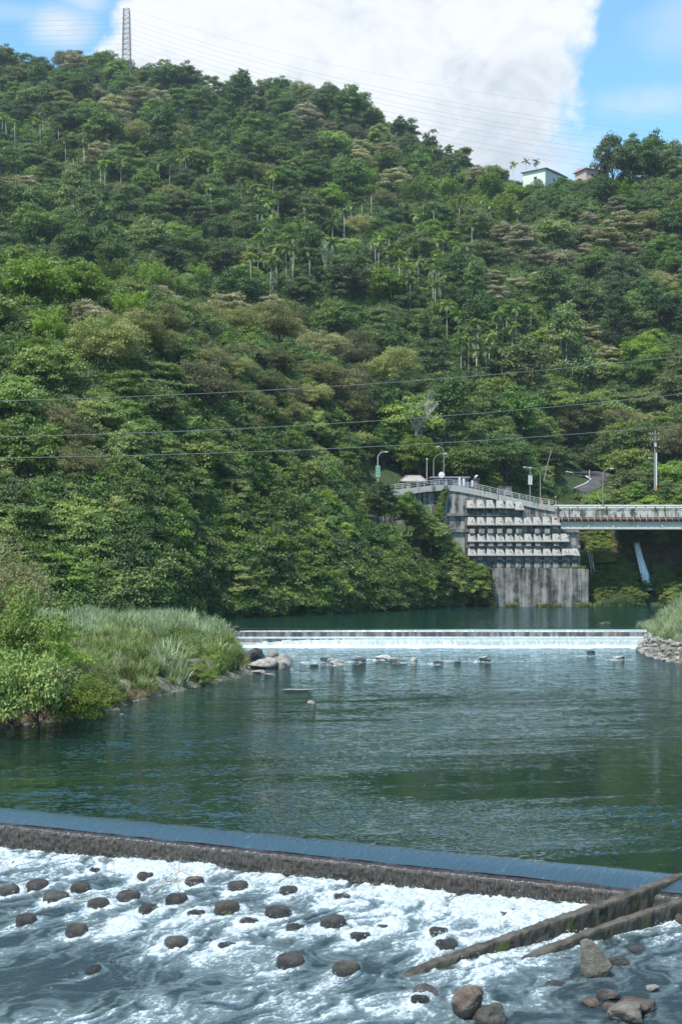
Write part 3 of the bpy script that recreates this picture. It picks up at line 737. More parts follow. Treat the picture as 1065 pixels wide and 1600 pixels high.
# fishway side walls
def fish_wall(name, pts, label, width=.34, depth=1.4):
    a = [Vector(p) for p in pts]; n = 150; V = []; sec = [(-1, -depth), (-1, -.05), (-.96, -.015), (-.85, 0), (-.4, .006), (0, .012), (.4, .006), (.85, 0), (.96, -.015), (1, -.05), (1, -depth)]
    sec2 = []
    for i in range(len(sec) - 1):
        m_ = 7 if abs(sec[i][1] - sec[i + 1][1]) > .5 else 1
        for k in range(m_): f = k / m_; sec2.append((sec[i][0] * (1 - f) + sec[i + 1][0] * f, sec[i][1] * (1 - f) + sec[i + 1][1] * f))
    sec2.append(sec[-1])
    seg = [0]
    for i in range(1, len(a)): seg.append(seg[-1] + (a[i] - a[i - 1]).length)
    for j in range(n):
        L = seg[-1] * j / (n - 1); k = max(i for i in range(len(a) - 1) if seg[i] <= L + 1e-9); f = (L - seg[k]) / (seg[k + 1] - seg[k])
        p = a[k].lerp(a[k + 1], f); d = (a[k + 1] - a[k]); d.z = 0; d.normalize(); q = Vector((-d.y, d.x, 0))
        for (o_, z_) in sec2:
            V.append(p + q * o_ * width / 2 + Vector((0, 0, z_)))
    V = np.array(V); V += ((np.stack([fbm(V[:, 0] * 5, V[:, 1] * 5, V[:, 2] * 5, seed=s_, oct=3) for s_ in (90, 91, 92)], 1)) - .5) * [.10, .10, .10]
    dn = np.tile(np.array([-q[1] for q in sec2]), n)
    o = mobj(name, npmesh(name, V, grid_faces(n, len(sec2)), M['fish_wall'], {'down': dn, 'mossy': dn * 0 + (1.0 if 'mossy' in label else .25)}, smooth=False)); return tag(o, label, 'low wall')
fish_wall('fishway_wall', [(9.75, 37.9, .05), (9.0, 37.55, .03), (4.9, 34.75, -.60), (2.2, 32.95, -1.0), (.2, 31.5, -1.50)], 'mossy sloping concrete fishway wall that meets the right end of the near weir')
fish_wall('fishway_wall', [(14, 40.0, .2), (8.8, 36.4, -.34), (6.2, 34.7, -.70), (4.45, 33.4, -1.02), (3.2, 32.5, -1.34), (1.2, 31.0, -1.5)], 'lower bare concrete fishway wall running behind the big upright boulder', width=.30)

# ------------------------------------------------------------------ rocks
def ico(n):
    import bmesh
    bm = bmesh.new(); bmesh.ops.create_icosphere(bm, subdivisions=n, radius=1)
    V = np.array([v.co[:] for v in bm.verts]); Fq = np.array([[v.index for v in f.verts] for f in bm.faces]); bm.free(); return V, Fq
IC = {k: ico(k) for k in (2, 3, 4, 5)}
def rock(name, loc, size, mat, seed, label=None, cat='rock', rz=0.0, cuts=7, rough=.16, lvl=4, wet=.12, group=None, tilt=0.0):
    V, Fq = IC[lvl]; V = V.copy(); r = np.random.default_rng(seed)
    for _ in range(cuts + 3):
        n = r.normal(0, 1, 3); n /= np.linalg.norm(n); d = r.uniform(.50, .82)
        k = V @ n; over = np.maximum(k - d, 0); V -= over[:, None] * n * .9
    nz = fbm(V[:, 0] * 1.8 + seed, V[:, 1] * 1.8, V[:, 2] * 1.8, seed=seed, oct=6, gain=.60) - .5
    V *= (1 + nz * rough * 3)[:, None]
    V *= np.array(size) / 2
    if tilt: V = V @ np.array([[math.cos(tilt), 0, math.sin(tilt)], [0, 1, 0], [-math.sin(tilt), 0, math.cos(tilt)]])
    wetv = np.clip((wet - V[:, 2]) / .08 + .0, 0, 1)
    o = mobj(name, npmesh(name, V, Fq, mat, {'wet': wetv}, smooth=True), loc=loc); o.rotation_euler[2] = rz
    return tag(o, label, cat, group)
def ordn(i):
    W = ['first', 'second', 'third', 'fourth', 'fifth', 'sixth', 'seventh', 'eighth', 'ninth', 'tenth', 'eleventh', 'twelfth', 'thirteenth', 'fourteenth', 'fifteenth', 'sixteenth', 'seventeenth', 'eighteenth', 'nineteenth', 'twentieth',
         'twenty-first', 'twenty-second', 'twenty-third', 'twenty-fourth', 'twenty-fifth', 'twenty-sixth', 'twenty-seventh', 'twenty-eighth', 'twenty-ninth', 'thirtieth']
    return W[i] if i < len(W) else f'number {i + 1}'
# round concrete blocks of the rapids
rows_def = [(1340, 1366, 'row nearest the near weir'), (1366, 1385, 'second row below the near weir'), (1385, 1416, 'third row below the near weir'), (1416, 1440, 'fourth row below the near weir'), (1440, 1475, 'fifth row below the near weir'), (1475, 1600, 'lowest row of blocks')]
for (y0, y1, rn) in rows_def:
    ids = sorted([i for i, q in enumerate(STUMPS) if y0 <= q[1] < y1], key=lambda i: STUMPS[i][0])
    for k, i in enumerate(ids):
        X, Y, z, wd, out_, ms = sp[i]; r = np.random.default_rng(200 + i)
        V, Fq = IC[4]; V = V.copy(); rad = np.hypot(V[:, 0], V[:, 1])
        # squash the ball into a round-shouldered drum
        pw = 6.5; nrm = (np.abs(rad) ** pw + np.abs(V[:, 2]) ** pw) ** (1 / pw); V /= nrm[:, None]
        V[:, :2] *= (1.0 - .10 * V[:, 2:3])
        nz = fbm(V[:, 0] * 2 + i * 3, V[:, 1] * 2, V[:, 2] * 2, seed=i, oct=5, gain=.6) - .5
        V *= (1 + nz * .17)[:, None]
        V *= np.array([wd / 2 * r.uniform(.95, 1.05), wd / 2 * r.uniform(.85, 1.0), .42])
        V[:, 2] += V[:, 0] * r.uniform(-.08, .08)
        wet = np.clip((.37 - V[:, 2] + nz * .3) / .08, 0, 1) if STUMPS[i][3] > .2 else np.ones(len(V))
        state = 'mossy round' if ms else ('round' if STUMPS[i][3] > .2 else 'half-drowned')
        o = mobj('concrete_block', npmesh('concrete_block', V, Fq, M['stump_moss'] if ms else M['stump'], {'wet': wet}, smooth=True), loc=(X, Y, z + out_ - .40))
        o.rotation_euler[2] = r.uniform(0, 6)
        tag(o, f'{state} concrete block, {ordn(k)} from left in the {rn}', 'concrete block', 'round concrete blocks in the rapids')
# boulders in the lower right
def lrock(px, py, wpx, h, mat, seed, label, rz=0., dpt=1.0, tilt=0., cuts=7, sink=.35, rough=.16):
    X, Y, z = low_at(px, py); w_ = wpx * Y / F
    return rock('boulder', (X, Y + w_ * dpt * .2, z + h * (.5 - sink)), (w_, w_ * dpt, h), M[mat], seed, label, 'boulder', rz, cuts, rough, tilt=tilt, lvl=5, wet=-h * .5 + h * sink + .1)
lrock(928, 1527, 60, 1.2, 'rock_low', 301, 'tall upright grey boulder standing in front of the lower fishway wall', tilt=.22, sink=.28)
lrock(963, 1508, 40, .35, 'rock_dark', 302, 'low dark rock touching the right side of the tall upright boulder', sink=.45)
lrock(728, 1590, 76, .95, 'rock_brown', 303, 'reddish brown angular boulder at the bottom edge, right of the foam', tilt=-.35, sink=.25)
lrock(762, 1597, 80, .55, 'rock_dark', 304, 'dark wet rock leaning against the reddish brown boulder', tilt=.2, sink=.4)
lrock(955, 1562, 46, .36, 'rock_dark', 305, 'small dark wet rock left of the pale flat rocks', sink=.35)
lrock(925, 1571, 34, .26, 'rock_brown', 306, 'low brown rock, leftmost of the small rocks near the bottom right', sink=.4)
lrock(990, 1580, 72, .42, 'rock_brown', 307, 'pale brown flat rock at the bottom right corner', sink=.3)
lrock(986, 1597, 66, .5, 'rock_low', 308, 'pale grey boulder cut by the bottom edge of the photo', sink=.3)
lrock(1018, 1549, 26, .22, 'rock_dry', 309, 'small pale stone above the flat rocks at bottom right', sink=.3)
lrock(953, 1580, 26, .22, 'rock_brown', 310, 'small round brown stone wedged beside the pale flat rocks', sink=.3)
lrock(868, 1541, 40, .2, 'rock_dark', 311, 'half-drowned dark rock left of the tall upright boulder', sink=.6)
lrock(1000, 1486, 46, .2, 'rock_dark', 312, 'half-drowned dark rock right of the tall upright boulder', sink=.6)
lrock(664, 1560, 44, .5, 'rock_dark', 313, 'dark wet rock with water running over it, left of the brown boulder', sink=.45)
lrock(1062, 1443, 18, .35, 'rock_brown', 314, 'small brown rock behind the lower fishway wall at the right edge', sink=.3)
lrock(799, 1428, 30, .3, 'rock_dark', 315, 'drowned dark rock in the foam above the mossy fishway wall', sink=.6)
# stones in the middle pool
def mrock(px, py, wpx, h, mat, seed, label, dpt=.8, tilt=0., cuts=7, sink=.3, nm='boulder', cat='boulder', z0=0., rz=0.):
    Y = Yat(py, z0); X = (px - CX) * Y / F; w_ = wpx * Y / F
    return rock(nm, (X, Y + w_ * dpt * .3, z0 + h * (.5 - sink)), (w_, w_ * dpt, h), M[mat], seed, label, cat, rz, cuts, lvl=4, tilt=tilt, wet=-h * .5 + h * sink - .05)
mrock(395, 1031, 36, 1.7, 'rock_dark', 321, 'dark brown boulder behind the pale boulders at the left bank', dpt=.9)
mrock(412, 1045, 50, 1.6, 'rock_dry', 322, 'big grey flat-topped boulder at the tip of the left bank', dpt=.8)
mrock(440, 1043, 46, 2.1, 'rock_dry', 323, 'big grey wedge boulder sloping down to the water right of the flat-topped one', tilt=.45, dpt=.7, sink=.35)
mrock(441, 1045, 20, .9, 'rock_dry', 324, 'small grey rock at the foot of the wedge boulder')
mrock(424, 1027, 20, 1.1, 'rock_dry', 325, 'pale rock peeping out between the dark boulder and the wedge boulder')
mrock(402, 1052, 26, .45, 'rock_dry', 326, 'flat pale stone in front of the grey flat-topped boulder')
mrock(420, 1056, 20, .4, 'rock_dry', 327, 'small flat stone in the water right of the bank tip')
for k, (px, py, w_, h) in enumerate([(347, 1058, 12, .5), (336, 1064, 14, .5), (358, 1061, 14, .4), (377, 1054, 22, .5), (368, 1056, 11, .4), (329, 1069, 12, .35), (315, 1071, 10, .3), (304, 1076, 11, .35), (345, 1066, 10, .3), (385, 1047, 14, .5),
                                     (246, 1086, 12, .35), (262, 1080, 9, .3), (157, 1112, 10, .4), (190, 1117, 9, .15), (283, 1078, 10, .3), (228, 1090, 9, .3), (271, 1083, 9, .25)]):
    mrock(px, py, w_, h, 'rock_dry', 340 + k, None, nm='shore_stone', cat='stone')
    tag(bpy.data.objects[-1] if False else COL.objects[-1], None)
shore = [o for o in COL.objects if o.name.startswith('shore_stone')]
for k, o in enumerate(sorted(shore, key=lambda o: proj(*o.location)[0])):
    tag(o, f'pale shore stone at the edge of the reeds, {ordn(k)} from left along the left bank', 'stone', 'pale stones along the left bank')
for k, (px, py, w_, h, mt) in enumerate([(504, 1030, 12, .4, 'rock_dark'), (516, 1032, 9, .5, 'rock_dry'), (528, 1039, 23, .95, 'rock_dry'), (491, 1040, 16, .18, 'rock_dark'), (561, 1033, 22, .6, 'rock_dark'), (598, 1029, 22, .75, 'rock_dry'), (612, 1030, 26, .3, 'rock_dry'), (622, 1034, 26, .28, 'rock_dark'),
                                      (646, 1032, 15, .55, 'rock_dry'), (684, 1035, 15, .3, 'rock_dark'), (714, 1035, 12, .25, 'rock_dark'), (754, 1030, 14, .6, 'rock_dry'), (763, 1033, 10, .5, 'rock_dark'), (922, 1019, 14, .35, 'rock_dark'), (968, 1028, 20, .5, 'rock_dry'), (945, 975, 18, .6, 'rock_dark')]):
    z0 = 1.85 if py < 990 else 0
    mrock(px, py, w_ * 1.15, h * .75, 'rock_pale' if mt == 'rock_dry' else mt, 370 + k, f'{"pale" if mt == "rock_dry" else "dark"} stone in the river below the far weir, {ordn(k)} from left in the line' if z0 == 0 else 'dark rock resting on the right end of the far weir crest', nm='river_stone', cat='stone', z0=z0)
    if z0 == 0: COL.objects[-1]['group'] = 'stones across the river below the far weir'
mrock(466, 1079, 48, .16, 'rock_dry', 390, 'long flat pale slab lying just above the water in mid river', dpt=.35, sink=.25, cuts=3, nm='rock_slab', cat='rock')
mrock(487, 1100, 14, .35, 'rock_dry', 391, 'small round pale stone alone in the river in front of the slab', nm='river_stone', cat='stone')
# heap of stones at the left end of the far weir, and the stone facing of the right bank
def stone_pile(name, pts, label, cat, mat, s0, s1, seed, group):
    r = np.random.default_rng(seed)
    for i, p in enumerate(pts):
        sz = r.uniform(s0, s1)
        rock(name, tuple(p), (sz, sz * r.uniform(.8, 1.2), sz * r.uniform(.55, .9)), M[mat], seed * 100 + i % 9, label, cat, r.uniform(0, 6), 6, .16, 2, wet=(.10 - p[2]), group=group)
r = np.random.default_rng(77); pts = []
for i in (1, 2, 3, 4):
    (x0, y0), (x1, y1) = RB[i], RB[i + 1]; L = math.hypot(x1 - x0, y1 - y0)
    for k in range(int(L * 8)):
        f = r.random(); e_ = r.uniform(-.25, 1.5); nx, ny = (y1 - y0) / L, -(x1 - x0) / L
        x = x0 + (x1 - x0) * f - nx * e_; y = y0 + (y1 - y0) * f - ny * e_
        if poly_sd(np.array([x]), np.array([y]), RB)[0] < -.4: x = x0 + (x1 - x0) * f + nx * e_; y = y0 + (y1 - y0) * f + ny * e_
        pts.append((x, y, max(0.0, float(right_h(np.array([x]), np.array([y]))[0])) + .05))
pts = [p for p in pts if CX + p[0] / p[1] * F < 1100][:270]
pts = [p for p in pts if p[2] < 1.9]
stone_pile('facing_stone', pts, 'small rounded stone in the piled stone facing below the right bank reeds', 'stone', 'rock_dry', .4, .8, 5, 'stones facing the right bank')
pts = [(-12.8 + r.normal(0, .8), 161.5 + r.normal(0, 1.6), 1.0 + r.uniform(-.8, 1.3)) for _ in range(42)]
stone_pile('heap_stone', pts, 'dark stone heaped at the left end of the far weir', 'stone', 'rock_dark', .6, 1.1, 6, 'stones heaped at the far weir')

# dead branch caught between the blocks
b = MB(); X, Y, z = low_at(275, 1385, .3); o = Vector((X, Y, z + .45)); r = random.Random(4)
def tw(p, d, L, rad, n):
    pts = [p]; q = p.copy(); dd = d.copy()
    for i in range(5):
        dd = (dd + Vector((r.uniform(-.18, .18), r.uniform(-.1, .1), r.uniform(-.18, .18)))).normalized(); q = q + dd * L / 5; pts.append(q.copy())
        if n > 0 and i in (1, 3): tw(q, (dd + Vector((r.uniform(-.9, .9), r.uniform(-.3, .3), r.uniform(-.3, .9)))).normalized(), L * .5, rad * .6, n - 1)
    b.tube(pts, [rad * (1 - .14 * i) for i in range(6)], 5)
tw(o + Vector((-.7, 0, -.35)), Vector((.75, 0, .55)), 1.3, .022, 2); tw(o + Vector((-.5, .1, -.1)), Vector((.9, 0, .12)), 1.3, .014, 2)
tw(o + Vector((.1, .1, -.3)), Vector((-.25, 0, .95)), .9, .012, 1); tw(o + Vector((.5, .1, .1)), Vector((-.9, 0, .25)), .8, .012, 1)
tag(b.build('dead_branch', M['twig']), 'thin pinkish dead branch caught between blocks below the near weir', 'branch')

# ------------------------------------------------------------------ retaining wall with anchor blocks
YW = 283.0; K = F / YW
def W(px, py, dy=0.0): return Vector(((px - CX) / K, YW + dy, HC + (HOR - py) / K))
TOP = [(560, 771), (585, 769), (600, 767), (640, 763), (665, 759.5), (690, 757.5), (705, 758), (720, 760), (760, 768), (800, 777.5), (840, 786), (866, 790.5)]
def toppy(px): return float(np.interp(px, [p[0] for p in TOP], [p[1] for p in TOP]))
def slab(b, outline, y0, y1):
    """outline [(px,py)] extruded in depth"""
    n = len(outline); vs = [W(px, py, y0) for px, py in outline] + [W(px, py, y1) for px, py in outline]
    b.add(vs, [tuple(range(n)), tuple(range(2 * n - 1, n - 1, -1))] + [(i + n, (i + 1) % n + n, (i + 1) % n, i) for i in range(n)])
rw = empty('retaining_wall', tuple(W(800, 947)))
tag(rw, 'tall stained concrete retaining wall studded with rows of anchor blocks under the road', 'retaining wall')
b = MB(); pxs = [693] + [p[0] for p in TOP if p[0] > 693] + [878]
slab(b, [(px, toppy(px) + 9) for px in pxs] + [(878, 829), (904, 829), (906, 890), (693, 890)], 0, 5)
hang(b.build('upper_wall', M['wall']), rw)
b = MB()
for k in range(24):
    px0 = 548 + k * 6.04; px1 = px0 + 6.04; dy0 = .9 + (693 - px0) * -.012; dy1 = dy0 + .07
    vs = [W(px0, toppy(px0) + 9, dy0), W(px1, toppy(px1) + 9, dy1), W(px1, 900, dy1), W(px0, 900, dy0)]
    vs += [v + Vector((0, 3, 0)) for v in vs]
    b.add(vs, [(0, 3, 2, 1), (4, 5, 6, 7), (0, 1, 5, 4), (2, 3, 7, 6)])
hang(b.build('side_wall', M['wall']), rw)
b = MB(); slab(b, [(768, 887.5), (862, 887.5), (916, 889), (916, 952), (768, 952)], -1.8, 6); hang(b.build('lower_wall', M['wall_lower']), rw)
b = MB()
for px in np.arange(780, 915, 12.5): b.box(W(px, 919, -1.84), (.05, .10, 8.0))
hang(b.build('wall_joint', M['wall_dark']), rw)
b = MB()
for (py, p0, p1, h) in [(804, 693, 812, 4.5), (829, 693, 878, 5), (830, 879, 904, 4), (854, 727, 905, 5), (876, 745, 906, 3)]:
    slab(b, [(p0, py - h / 2), (p1, py - h / 2), (p1, py + h / 2), (p0, py + h / 2)], -.55, -.003)
hang(b.build('wall_beam', M['wall_dark']), rw)
b = MB()
for px in np.arange(727.0, 905, 14.55):
    t0 = max(778, toppy(px) + 14) if px < 812 else (806 if px < 876 else 832)
    slab(b, [(px - 1.7, t0), (px + 1.7, t0), (px + 1.7, 886), (px - 1.7, 886)], -.36, -.004)
hang(b.build('wall_rib', M['wall_dark']), rw)
# blocks
v = [(-.86, 0, 0), (.86, 0, 0), (-.72, 0, 1.78), (.50, 0, 1.78), (-.84, -1.25, 0), (.92, -1.25, 0), (-.84, -1.25, .22), (.92, -1.25, .22), (-.70, -.42, 1.74), (.42, -.42, 1.74)]
fb = [(4, 5, 7, 6), (6, 7, 9, 8), (8, 9, 3, 2), (0, 4, 6, 8, 2), (5, 1, 3, 9, 7), (0, 1, 5, 4)]
b = MB(); b.add(v, fb); blk = b.build('anchor_block', M['block'], link=False)
bv = blk.modifiers.new('bevel', 'BEVEL'); bv.width = .05; bv.segments = 2
b = MB(); b.tube([(0.05, -.85, 1.0), (.38, -1.55, 1.32)], .075, 8); b.tube([(.0, -.78, .95), (.07, -.92, 1.03)], .17, 8); rod = b.build('anchor_rod', M['white'], link=False)
b = MB(); b.add([(-.52, 0, 0), (.52, 0, 0), (.52, 0, .95), (-.52, 0, .95), (-.52, -.62, 0), (.52, -.62, 0), (.52, -.5, .95), (-.52, -.5, .95)], [(4, 5, 6, 7), (7, 6, 2, 3), (0, 4, 7, 3), (5, 1, 2, 6), (0, 1, 5, 4)])
cap_ = b.build('cap', M['cap'], link=False)
ROWS = [([734.4, 749.3, 764.7, 780.3, 795, 810], 794.8, [0, 0, 0, 0, .5, 3]), ([735.5 + 14.6 * k for k in range(10)], 821.5, None), ([736.3 + 14.6 * k for k in range(10)] + [880.5], 847.3, None), ([736.3 + 14.6 * k for k in range(11)] + [887, 896.5], 869.0, None)]
nrand = random.Random(3)
for (pxs, pyb, offs) in ROWS:
    for i, px in enumerate(pxs):
        c = blk.copy(); COL.objects.link(c); c.location = W(px, pyb + (offs[i] if offs else 0), -.006); c.scale = (1.04, 1, .97 + nrand.uniform(-.03, .03)); hang(c, rw)
        q = rod.copy(); COL.objects.link(q); q.parent = c; q.rotation_euler = (0, 0, nrand.uniform(-.35, .15))
for (pyb, p0, n_) in [(833.5, 736, 9), (853.5, 736, 11), (877.5, 750, 11), (887, 750, 11)]:
    for k in range(n_):
        if nrand.random() < .06: continue
        c = cap_.copy(); COL.objects.link(c); c.location = W(p0 + 14.6 * k + nrand.uniform(-.4, .4), pyb, -.56 if pyb < 870 else -.008); c.scale = (1, .8, .95 if pyb != 887 else 1.15); hang(c, rw)
# parapet band on the wall and its railing
b = MB(); pp = [(540, 771.5)] + TOP
for i in range(len(pp) - 1):
    (p0, y0), (p1, y1) = pp[i], pp[i + 1]; d = lambda p: -.32 + (.9 if p < 690 else 0) * 0 + (max(0, 690 - p) * -.010)
    vs = [W(p0, y0, d(p0)), W(p1, y1, d(p1)), W(p1, y1 + 9.2, d(p1)), W(p0, y0 + 9.2, d(p0))]; vs += [q + Vector((0, .55, 0)) for q in vs]
    b.add(vs, [(0, 3, 2, 1), (4, 5, 6, 7), (0, 1, 5, 4), (2, 3, 7, 6)])
hang(b.build('parapet', M['parapet']), rw)
gr = empty('guard_rail', tuple(W(600, 764))); tag(gr, 'pale metal guard rail following the top of the retaining wall', 'railing')
def dyr(p): return -.05 + max(0, 690 - p) * -.010
for h in (1.05, .72, .38):
    b = MB(); b.tube([W(px, toppy(px), dyr(px)) + Vector((0, 0, h)) for px in np.arange(594, 869, 6)], .05 if h > 1 else .035, 6); hang(b.build('rail', M['rail']), gr)
b = MB(); b.box((0, 0, .53), (.10, .10, 1.10)); b.box((0, 0, .02), (.22, .22, .04)); post = b.build('post', M['rail'], link=False)
for px in np.arange(594, 869, 11.4):
    c = post.copy(); COL.objects.link(c); c.location = W(px, toppy(px), dyr(px)); hang(c, gr)
# road on top of the wall
def ribbon(name, left, right, mat, lift=.0):
    n = len(left); b = MB(); b.add([Vector(p) + Vector((0, 0, lift)) for p in left] + [Vector(p) + Vector((0, 0, lift)) for p in right], [(i, i + 1, n + i + 1, n + i) for i in range(n - 1)]); return b.build(name, mat)
pxs = [500, 540, 600, 650, 700, 760, 800, 840, 868, 960, 1100, 1300]
zt = lambda px: W(px, toppy(px)).z - .25 if px < 868 else 21.3
L_ = [(W(px, 0).x, 283.2 + (min(0, (px - 690)) * .010), zt(px)) for px in pxs]; R_ = [(W(px, 0).x, 291.5, zt(px)) for px in pxs]
tag(ribbon('road', L_, R_, M['road']), kind='structure')

# ------------------------------------------------------------------ bridge
br = empty('road_bridge', tuple(W(866, 827))); tag(br, 'weathered white concrete road bridge with a rusty pipe along its side', 'bridge')
X0, X1 = W(867, 0).x, 112.0
def zz(py): return HC + (HOR - py) / K
def bb(b, x0, x1, y0, y1, z0, z1): b.box(((x0 + x1) / 2, (y0 + y1) / 2, (z0 + z1) / 2), (abs(x1 - x0), abs(y1 - y0), abs(z1 - z0)))
b = MB(); bb(b, X0, X1, 283.27, 291.19, zz(808.9), zz(802)); hang(b.build('deck', M['girder']), br)
for y0 in (282.93, 289.0):
    b = MB(); bb(b, X0 - .5, X1, y0, y0 + .7, zz(827), zz(809.1)); bb(b, X0 - .5, X1, y0 - .25, y0 + .95, zz(827) - .003, zz(825))
    for px in np.arange(918, 1100, 38): bb(b, W(px, 0).x, W(px + 2.2, 0).x, y0 - .2, y0, zz(825) + .002, zz(809.2))
    hang(b.build('girder', M['girder']), br)
for y0 in (282.9, 291.2):
    b = MB(); bb(b, X0, X1, y0, y0 + .35, zz(808), zz(796.5)); bb(b, X0, X1, y0 - .08, y0 + .43, zz(796.5), zz(795.2)); hang(b.build('bridge_parapet', M['bridge_wht']), br)
    for (p_, h) in ((789.8, .28), (793.0, .14)):
        b = MB(); bb(b, X0 - .3, X1, y0 + .08, y0 + .26, zz(p_) - h / 2, zz(p_) + h / 2); hang(b.build('rail', M['white']), br)
    for px in np.arange(870, 1180, 15.2):
        b = MB(); bb(b, W(px, 0).x, W(px, 0).x + .28, y0 + .04, y0 + .30, zz(795.2), zz(789.9) - .142); hang(b.build('post', M['bridge_wht']), br)
b = MB(); b.tube([(X0 - .3, 282.45, zz(811.2)), (X1, 282.45, zz(811.2))], .28, 10); hang(b.build('pipe', M['rust']), br)
b = MB(); b.tube([(X0 - .3, 282.62, zz(813.8)), (X1, 282.62, zz(813.8))], .10, 8); hang(b.build('pipe', M['rust']), br)
for px in np.arange(876, 1180, 10.1):
    b = MB(); x = W(px, 0).x; b.tube([(x - .15, 282.88, zz(807.5)), (x - .1, 282.06, zz(808.5)), (x + .1, 282.06, zz(814)), (x + .12, 282.9, zz(815))], .06, 5); hang(b.build('bracket', M['rail']), br)
b = MB(); bb(b, 84, 87, 283.6, 290.6, -3, zz(827)); hang(b.build('pier', M['girder']), br)

# ------------------------------------------------------------------ street furniture on the road
def lamp(px, pyb, pyt, arm_px, Y, label, mat='pole', cat='street lamp', sign=None, name='street_lamp', rad=.11, group=None):
    base = P(px, pyb, Y); H = (pyb - pyt) * Y / F; A = arm_px * Y / F
    root = empty(name, base); tag(root, label, cat, group)
    b = MB(); sg = 1 if A > 0 else -1; n = 8; pts = [(0, 0, 0), (0, 0, H * .3), (0, 0, H * .6), (0, 0, H - abs(A) * .75)]
    for k in range(1, n + 1):
        a = math.pi / 2 * k / n; pts.append((sg * (1 - math.cos(a)) * abs(A) * .8, 0, H - abs(A) * .75 + math.sin(a) * abs(A) * .75))
    rr = [rad * 1.25, rad * 1.1, rad, rad * .85] + [rad * (.8 - .04 * k) for k in range(n)]
    b.tube(pts, rr, 8); b.box((0, 0, .06), (.5, .5, .12)); b.build('pole', M[mat], root, smooth=False)
    e = pts[-1]; b = MB(); L = max(.55, abs(A) * .4)
    b.add([(e[0], -.14, e[2] - .05), (e[0] + sg * L, -.20, e[2] - .06), (e[0] + sg * L, .20, e[2] - .06), (e[0], .14, e[2] - .05), (e[0], -.10, e[2] + .09), (e[0] + sg * L * .9, -.12, e[2] + .10), (e[0] + sg * L * .9, .12, e[2] + .10), (e[0], .10, e[2] + .09)], [(0, 3, 2, 1), (4, 5, 6, 7), (0, 1, 5, 4), (1, 2, 6, 5), (2, 3, 7, 6), (3, 0, 4, 7)])
    hd = b.build('lamp_head', M['rail'], root)
    b = MB(); b.box((e[0] + sg * L * .55, 0, e[2] - .10), (L * .7, .26, .06)); b.build('lens', M['lamp_glass'], hd)
    if sign:
        (y0, y1, wpx, m_) = sign; w_ = wpx * Y / F; z0 = (pyb - y1) * Y / F; z1 = (pyb - y0) * Y / F
        b = MB(); b.box((0, -.18, (z0 + z1) / 2), (w_, .05, z1 - z0)); s_ = b.build('sign_board', M[m_], root)
        b = MB(); fr = .05
        for (cx_, cz_, sx_, sz_) in ((0, z0, w_ + .1, fr), (0, z1, w_ + .1, fr), (-w_ / 2, (z0 + z1) / 2, fr, z1 - z0), (w_ / 2, (z0 + z1) / 2, fr, z1 - z0)): b.box((cx_, -.19, cz_), (sx_, .07, sz_))
        b.build('sign_frame', M['white'], s_)
        b = MB(); nch = 4; r_ = random.Random(int(px))
        for k in range(nch):   # unreadable vertical characters, as small strokes
            cz = z1 - (k + .5) * (z1 - z0) / nch; h = (z1 - z0) / nch * .62; ww = w_ * .6
            for s2 in range(3): b.box((0, -.212, cz + (s2 - 1) * h * .38), (ww * r_.uniform(.6, 1), .012, .035))
            b.box((r_.uniform(-.1, .1) * ww, -.213, cz), (.035, .012, h))
        b.build('sign_writing', M['white'] if m_ == 'green_sign' else M['dark'], s_)
    return root
lamp(590, 769, 706, 13, 280.8, 'street lamp with a green vertical sign, leftmost lamp on the retaining wall road', sign=(728, 745, 6.2, 'green_sign'))
rt = lamp(693, 764, 698, -9, 281.6, 'tall street lamp beside a round mirror, above the vine on the wall', mat='pole_dull')
lamp(677, 753, 709, 17, 292, 'grey street lamp arching right, just behind the lamp with the round mirror', mat='pole_dull')
lamp(827.5, 783, 730, -8, 283.6, 'street lamp carrying a white sign, left one of the pair near the bridge end', mat='pole_dull', sign=(743, 757, 5.5, 'white'))
lamp(843.5, 788, 731, -17, 284.0, 'plain street lamp with long left arm, right one of the pair near the bridge end', mat='pole_dull')
lamp(941, 790, 732, 14, 283.1, 'street lamp standing alone on the bridge, its arm pointing right', mat='pole_dull')
# round mirror on its bracket
m_ = P(689.5, 742, 281.2); b = MB(); n = 24
vs = [(math.cos(2 * math.pi * k / n) * .62, 0, math.sin(2 * math.pi * k / n) * .62) for k in range(n)] + [(math.cos(2 * math.pi * k / n) * .60, .14, math.sin(2 * math.pi * k / n) * .60) for k in range(n)] + [(0, -.05, 0)]
b.add(vs, [(k, (k + 1) % n, 2 * n) for k in range(n)] + [(k + n, (k + 1) % n + n, (k + 1) % n, k) for k in range(n)] + [tuple(range(2 * n - 1, n - 1, -1))])
mr = empty('traffic_mirror', m_); tag(mr, 'round pale traffic mirror fixed to the tall lamp above the vine', 'mirror')
b.build('mirror_disc', M['white'], mr); b = MB(); b.tube([(0, .1, 0), (.4, .35, 0)], .04, 6); b.build('bracket', M['pole'], mr)
# thin bare pole
rt = empty('thin_pole', P(666.5, 755, 292)); tag(rt, 'thin pale pole with a small cap between pavilion and lamps', 'pole')
b = MB(); b.tube([(0, 0, 0), (0, 0, 4.9)], [.09, .07], 8); b.build('shaft', M['pole'], rt); b = MB(); b.box((0, 0, 5.0), (.42, .3, .2)); b.box((0, 0, 5.15), (.3, .22, .1)); b.build('cap', M['rail'], rt)
# leaning pole
b = MB(); b.tube([P(849, 752, 309), P(854, 728, 309), P(861, 703, 309)], [.14, .12, .10], 8); tag(b.build('leaning_pole', M['pole_dull']), 'bare wooden pole leaning right beside the dark trees, left of the curved road', 'pole')
